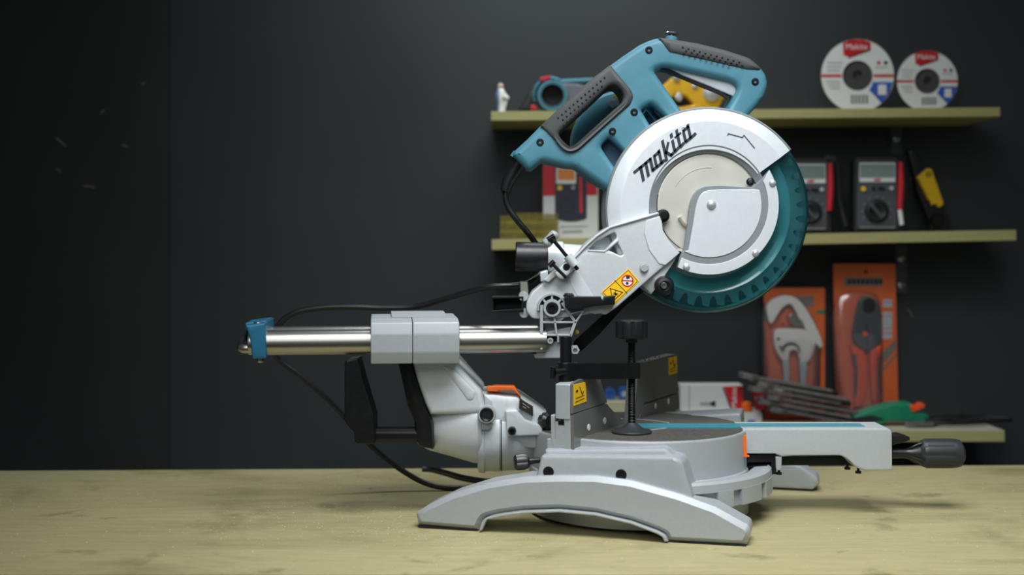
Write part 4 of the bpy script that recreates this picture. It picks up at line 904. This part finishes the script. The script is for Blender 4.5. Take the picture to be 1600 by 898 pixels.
obj('blister', BLISTER, pc, wedge(CBD, z5([(66, 130, 60), (200, 72, 60), (340, 110, 60), (484, 330, 60), (486, 600, 60), (470, yb*4.49-1990, 20), (80, yb*4.49-1990, 20), (64, 500, 60)]), CBD-.032, .032, .029, res=6, one=True))
d2 = 2.55; p1 = onshelf(S3, 1355, d2); yb2 = HZ-(p1.z-H)/k(d2)
cp = thing('crimper_pack', 'tall orange blister card holding orange-handled crimping pliers', 'tool pack', p1)
def z6(pts): return [(1170+p[0]/3.456, 390+p[1]/3.456)+tuple(p[2:]) for p in pts]
obj('backing_card', CARD, cp, plate([(1302, 412, 3), (1399, 412, 3), (1404, yb2), (1306, yb2)], d2, .002, 0, 0, [circ(1353, 424, 3, 14)]))
obj('card_print', CARDG, cp, plate(z6([(515, 148, 4), (725, 148, 4), (725, 197, 4), (515, 197, 4)]), d2-.0005, .0005, 0))
obj('card_print', CARDG, cp, plate(z6([(715, 560), (795, 480), (797, 535), (720, 620)]), d2-.0005, .0005, 0))
obj('card_print', CARDG, cp, plate(z6([(722, 640), (797, 560), (797, 575), (724, 655)]), d2-.0005, .0005, 0))
obj('card_lettering', INK, cp, *[plate(z6([(535+i*24, 160), (552+i*24, 160), (552+i*24, 184), (535+i*24, 184)]), d2-.0008, .0004, 0) for i in range(8)])
obj('card_print', PALE, cp, *[plate(z6([(725, y), (774, y), (774, y+h), (725, y+h)]), d2-.0005, .0005, 0) for y, h in ((268, 12), (285, 25), (335, 22), (362, 60), (428, 20), (455, 25))])
kn2 = obj('crimping_pliers', METER, cp, plate(z6([(600, 262, 10), (640, 250, 12), (684, 260, 10), (714, 330, 15), (722, 480, 15), (665, 548, 12), (622, 548, 10), (556, 490, 15), (574, 380, 20)]), d2-.018, .016, .003))
obj('plier_jaw', METERD, kn2, plate(z6([(620, 265, 6), (676, 265, 6), (690, 330, 10), (640, 345, 10), (615, 330, 10)]), d2-.0195, .004, .001), stroke(z6([(636, 400), (640, 545)]), 1.6, d2-.0185, .002))
obj('plier_pivot', CARD, kn2, lathe([(0, .002), (3.5*k(d2), .002), (4*k(d2), 0), (0, 0)], P(*z6([(628, 455)])[0], d2-.018), YA, 16))
for pts, ins in (([(545, 505, 8), (634, 550, 10), (642, 700), (622, 845, 12), (566, 848, 12), (582, 700), (566, 580)], [(562, 565), (580, 560), (590, 650), (585, 790), (574, 790), (578, 660)]),
                 ([(652, 548, 10), (724, 505, 8), (702, 620), (706, 700), (730, 830, 12), (672, 845, 12), (660, 700)], [(702, 590), (714, 580), (712, 690), (724, 780), (708, 780), (700, 680)])):
    h_ = obj('plier_handle', ORANGEP, kn2, plate(z6(pts), d2-.020, .018, .004)); obj('grip_insert', METER, h_, plate(z6(ins), d2-.0212, .012, .001))
obj('blister', BLISTER, cp, wedge(d2, z6([(470, 235, 60), (640, 215, 60), (740, 250, 50), (745, 500, 60), (745, yb2*3.456-1352, 20), (490, yb2*3.456-1352, 20), (470, 560, 60)]), d2-.030, .030, .027, res=6, one=True))
# ---- flat carton with the white box, red holder and orange cap on it
SH3 = zs(S3, 0)
fy = 2.50; ftop = H+(HZ-644)*2.445/F
fc0 = Vector((P(1128, 0, 2.45).x, fy, SH3+.0004))
fcx = thing('flat_carton', 'low flat white carton carrying the white box and the red tool holder', 'box', fc0)
kf = k(2.445)
obj('carton', PAPERW, fcx, box((fc0.x, fy, (fc0.z+ftop)/2), (124*kf, .11, ftop-fc0.z), .001))
obj('carton_print', BLUEINK, fcx, plate([(1168, 656), (1180, 656), (1180, 660), (1168, 660)], fy-.0554, .0004, 0))
obj('carton_sticker', YELP, fcx, plate([(1152, 645), (1157, 645), (1157, 650), (1152, 650)], fy-.0554, .0004, 0))
wd_ = 2.4645; w0 = Vector((P(1112, 0, wd_).x, 2.49, ftop+.0005)); kw = k(wd_)
wbx = thing('white_carton', 'white carton with slanted red end panel on the flat carton beside the fence', 'box', w0)
wh = 40.5*kw
obj('carton', PAPERW, wbx, box((w0.x, 2.49, w0.z+wh/2), (98*kw, .05, wh), .001))
yo = HZ-(w0.z-H)/kw-642
rd = obj('red_panel', REDP, wbx, plate([(1131, 604+yo), (1160.5, 603.5+yo), (1160.5, 641+yo), (1144, 641+yo)], wd_, .0004, 0))
obj('panel_edge', INK, wbx, stroke([(1130, 606+yo), (1143, 641+yo)], 2, wd_-.0003, .0004))
obj('brand_lettering', WHITE, rd, text('Makita', 12*kw, P(1151, 638+yo, wd_-.0006), (0, 0, 1), (-1, 0, 0)))
obj('bit_print', GREYINK, wbx, stroke([(1095, 631+yo), (1110, 631+yo)], 4, wd_-.0003, .0004)); obj('bit_print', INK, wbx, plate([(1110, 629+yo), (1118, 626+yo), (1118, 636+yo), (1110, 633+yo)], wd_-.0003, .0004, 0))
obj('side_print', GREYINK, wbx, stroke([(1077, 603+yo), (1077, 641+yo)], 1.5, wd_-.0003, .0004))
r0 = Vector((P(1188, 0, 2.47).x, 2.475, ftop+.0004)); kz = k(2.468); yr = HZ-(r0.z-H)/kz
rh_ = thing('red_tool_holder', 'red plastic holder with oblong hole and white lettering beside the white carton', 'tool holder', r0)
def rq(pts): return [(p[0], p[1]+(yr-644))+tuple(p[2:]) for p in pts]
obj('holder_body', REDPL, rh_, plate(rq([(1174, 609, 3), (1198, 604, 3), (1203, 622, 2), (1201, 630), (1192, 644, 2), (1182, 644, 2), (1178, 626)]), 2.468, .016, .002, 0, [rq([(1183, 613.5, 2), (1192, 611.5, 2), (1193, 616, 2), (1184, 618, 2)])]))
a_ = rq([(1180, 627.5)])[0]
obj('holder_lettering', WHITE, rh_, text('Makita', 8*kz, P(a_[0], a_[1], 2.4673), Vector((.98, 0, .2)), Vector((-.2, 0, .98))))
o0_ = Vector((P(1168, 0, 2.452).x, 2.458, ftop+.0004))
tag(obj('orange_cap', ORANGE, None, lathe([(0, 0), (.010, 0), (.0112, .002), (.0112, .010), (.0095, .016), (.006, .019), (.003, .020), (0, .020)], o0_, Z, 28, flute=(8, .08, 1, 3)), org=o0_), 'round orange screw cap in front of the red tool holder', 'cap')
# beige box and blue items seen through the fence gap
x0 = onshelf(S3, 962, 2.46, .001); xt = P(962, 628, 2.44).z
bx = thing('beige_carton', 'plain beige carton on the lowest shelf behind the gap in the fence', 'box', x0)
obj('carton', CARTON, bx, box((x0.x, 2.49, (x0.z+xt)/2), (.13, .09, xt-x0.z), .001)); obj('carton_tape', CLIPG, bx, box((x0.x, 2.49, xt+.0002), (.131, .02, .0004), 0))
for px, r_, lab_ in ((953, 9, 'blue plastic cap on the beige carton, left of two'), (975, 10, 'blue plastic cap with grey centre on the beige carton, right of two')):
    c_ = P(px, 628, 2.48); c_.z = xt+r_*k(2.48)+.0004
    t_ = thing('blue_cap', lab_, 'cap', (c_.x, c_.y, xt+.0004))
    obj('cap_body', BLUEP, t_, lathe([(r_*k(2.48)*.5, .008), (r_*k(2.48)*.95, .008), (r_*k(2.48), .005), (r_*k(2.48), -.012), (0, -.012)], c_, YA, 28)); obj('cap_centre', PALE if px > 960 else BLUEP, t_, lathe([(0, .006), (r_*k(2.48)*.5, .006), (r_*k(2.48)*.5, 0)], c_, YA, 20))
# ---- heap of pliers
def make_pliers(label):
    t = thing('pliers', label, 'pliers', (0, 0, 0), 'hand tools heaped on the lowest shelf')
    def fl_(pts, z0, th, bev=.0015):
        v, f = flat2d([[(p[0], p[1], .004) for p in pts]], th, bev); return [Vector((a.x, a.y, a.z+z0+th/2)) for a in v], f
    obj('jaw', TOOLG, t, fl_([(.0, -.010), (.02, -.013), (.06, -.004), (.06, -.0005), (.0, -.0005)], .001, .009), fl_([(.0, .010), (.02, .013), (.06, .004), (.06, .0005), (.0, .0005)], .001, .009))
    obj('pivot', TOOLK, t, lathe([(0, .013), (.007, .013), (.009, .011), (.009, 0), (0, 0)], (0.004, 0, 0), Z, 20))
    for s in (-1, 1): obj('handle', TOOLK, t, tube([(0, s*.004, .0062), (-.03, s*.016, .0062), (-.07, s*.020, .0062), (-.115, s*.012, .0062)], [.0045, .0058, .006, .0048], 12, 5))
    return t
zt3 = zs(S3, 0, .0012)
LBL = 'worn dark hand pliers lying in the tangled heap before the blister packs'
pl0 = make_pliers(LBL)
def make_file(label):
    t = thing('wrench', label, 'wrench', (0, 0, 0), 'wrenches heaped on the lowest shelf')
    def fl_(pts, z0, th, bev=.001):
        v, f = flat2d([[(p[0], p[1], .003) for p in pts]], th, bev); return [Vector((a.x, a.y, a.z+z0+th/2)) for a in v], f
    obj('shank', TOOLG, t, fl_([(-.10, -.006), (.05, -.008), (.05, .008), (-.10, .006)], .003, .006))
    obj('jaw', TOOLG, t, fl_([(.048, -.010), (.065, -.016), (.086, -.013), (.086, -.006), (.068, -.005), (.068, .005), (.086, .006), (.082, .014), (.062, .014), (.048, .009)], .001, .010))
    return t
wr0 = make_file('worn grey open wrench lying in the tangled heap of pliers')
pit = 10
sp_ = math.sin(math.radians(pit))
lay = [('p', 1262, 2.476, 0, 180), ('p', 1244, 2.476, 1, 183), ('p', 1236, 2.476, 2, 177), ('p', 1216, 2.476, 3, 182),
       ('w', 1268, 2.424, 0, 181), ('w', 1250, 2.424, 1, 178), ('w', 1262, 2.424, 2, 180), ('w', 1236, 2.424, 3, 183), ('w', 1246, 2.424, 4, 177), ('w', 1222, 2.424, 5, 181)]
np_ = nw_ = 0
for kd_, px, d_, l, yw in lay:
    src = pl0 if kd_ == 'p' else wr0
    first = (np_ if kd_ == 'p' else nw_) == 0
    if kd_ == 'p': np_ += 1
    else: nw_ += 1
    o_ = src if first else copy_tree(src, (0, 0, 0), (0, 0, 0))
    x_ = P(px, 0, d_).x; xe = P(1268 if kd_ == 'w' else 1262, 0, d_).x
    o_.location = (x_, d_, zt3+.0012+(.117 if kd_ == 'p' else .1012)*sp_+(xe-x_)*math.tan(math.radians(pit))*(1 if l else 0)+l*(.0150 if kd_ == 'p' else .0112))
    o_.rotation_euler = (0, math.radians(-pit), math.radians(yw))
# ---- green tool
g0 = onshelf(S3, 1375, 2.47, .001); yg = HZ-(g0.z-H)/k(2.455)
gt = thing('green_tool', 'green plastic tool with orange latch on the lowest shelf right of the plier heap', 'hand tool', g0)
def gq(pts): return [(p[0], p[1]+yg-668)+tuple(p[2:]) for p in pts]
obj('body', GREENP, gt, plate(gq([(1330, 667.6, 3), (1334, 652, 5), (1368, 640, 8), (1398, 632, 5), (1425, 631, 4), (1432, 645, 5), (1450, 648, 5), (1455, 656, 4), (1440, 661, 3), (1390, 660, 3), (1374, 667.6, 3)]), 2.455, .045, .005))
obj('latch', ORANGEP, gt, plate(gq([(1422, 636, 2), (1428, 633.5, 2), (1432, 637), (1438, 631, 2), (1445, 632, 3), (1446, 638, 2), (1436, 643, 2), (1426, 646, 2)]), 2.45, .02, .002))
obj('trim', METERD, gt, plate(gq([(1334, 655, 3), (1362, 650, 4), (1384, 657, 3), (1360, 662, 3), (1340, 664, 3)]), 2.4535, .01, .001))
# ---- black tools at right
LB2 = ('black pliers with crossed handles near the right end of the lowest shelf', 'slim black pliers behind the crossed pair near the right end of the lowest shelf')
for lab_, px, d_, up, yw, rol in ((LB2[0], 1456, 2.45, .002, 195, 0), (LB2[1], 1487, 2.515, .002, 175, 0)):
    o_ = copy_tree(pl0, (P(px, 0, d_).x, d_, zt3+up), (0, math.radians(rol), math.radians(yw)), lab_); o_['group'] = 'black pliers at the right end'
hk0 = (P(1478, 0, 2.47).x, 2.47, zt3+.0165)
hk = thing('hex_key', 'long black hex key lying over the pliers at the right end of the lowest shelf', 'hex key', hk0)
hv = Vector(hk0); obj('shaft', TOOLK, hk, tube([hv+Vector((-.05, -.01, 0)), hv+Vector((.035, .02, .0)), hv+Vector((.042, .022, .004)), hv+Vector((.044, .022, .012))], .003, 6))

# ---- wood chips stuck to the wall
chips = [(95, 222, 40, 20), (140, 292, 8, 18), (91, 266, 30, 8), (195, 228, 20, 8), (160, 175, -40, 8), (224, 131, -30, 8), (1422, 488, 60, 14)]
for i, (x, y, an, L_) in enumerate(chips):
    a = math.radians(an); c = P(x, y, WALL-.0012); h_ = Vector((math.cos(a), 0, -math.sin(a)))*L_/2*k(WALL)
    o_ = obj('wood_chip', DUST, None, tube([c-h_, c-h_*.3+Vector((0, -.0006, .0008)), c+h_*.4+Vector((0, -.0006, .0006)), c+h_], [.0004, .0011, .0011, .0004], 8, 3), org=c)
    tag(o_, 'tiny pale wood chip clinging to the black wall', 'wood chip', 'wood chips on the wall')
# ---- sawdust
vs, fs = [], []
rnd = random.Random(3)
for i in range(2600):
    if i < 1500: x = rnd.gauss(-.12, .22); y = rnd.uniform(1.5, 2.0)
    else: x = rnd.uniform(-1.0, 1.0); y = rnd.uniform(1.38, 2.0)
    if y > 1.99: continue
    lu = (Vector((x, y))-Vector((-.1234, 1.588))); ln = lu.dot(FACE.n.xy); ll = lu.dot(FACE.u.xy)
    if -.005 < ll < .55 and (-.005 < ln < .06 or .29 < ln < .42): continue
    s_ = rnd.uniform(.0004, .0012); a = rnd.uniform(0, PI); e = Vector((math.cos(a), math.sin(a), 0))*s_; g = Vector((-e.y, e.x, 0))*.6
    c = Vector((x, y, .0001)); b = len(vs)
    vs += [c-e, c-g, c+e, c+g, c+Z*s_*.6]; fs += [(b, b+1, b+4), (b+1, b+2, b+4), (b+2, b+3, b+4), (b+3, b, b+4), (b+3, b+2, b+1, b)]
tag(obj('sawdust', DUST, None, (vs, fs), org=(0, 1.7, 0), weld=1e-9), 'fine pale sawdust scattered over the workbench top', 'sawdust', kind='stuff')

for o in bpy.data.objects:
    if o.type == 'MESH' and o.name.split('.')[0] in ('base', 'rubber_foot', 'power_cord'):
        for v in o.data.vertices:
            if v.co.z < .0003: v.co.z = .0003      # feet and cord lie flat on the bench top
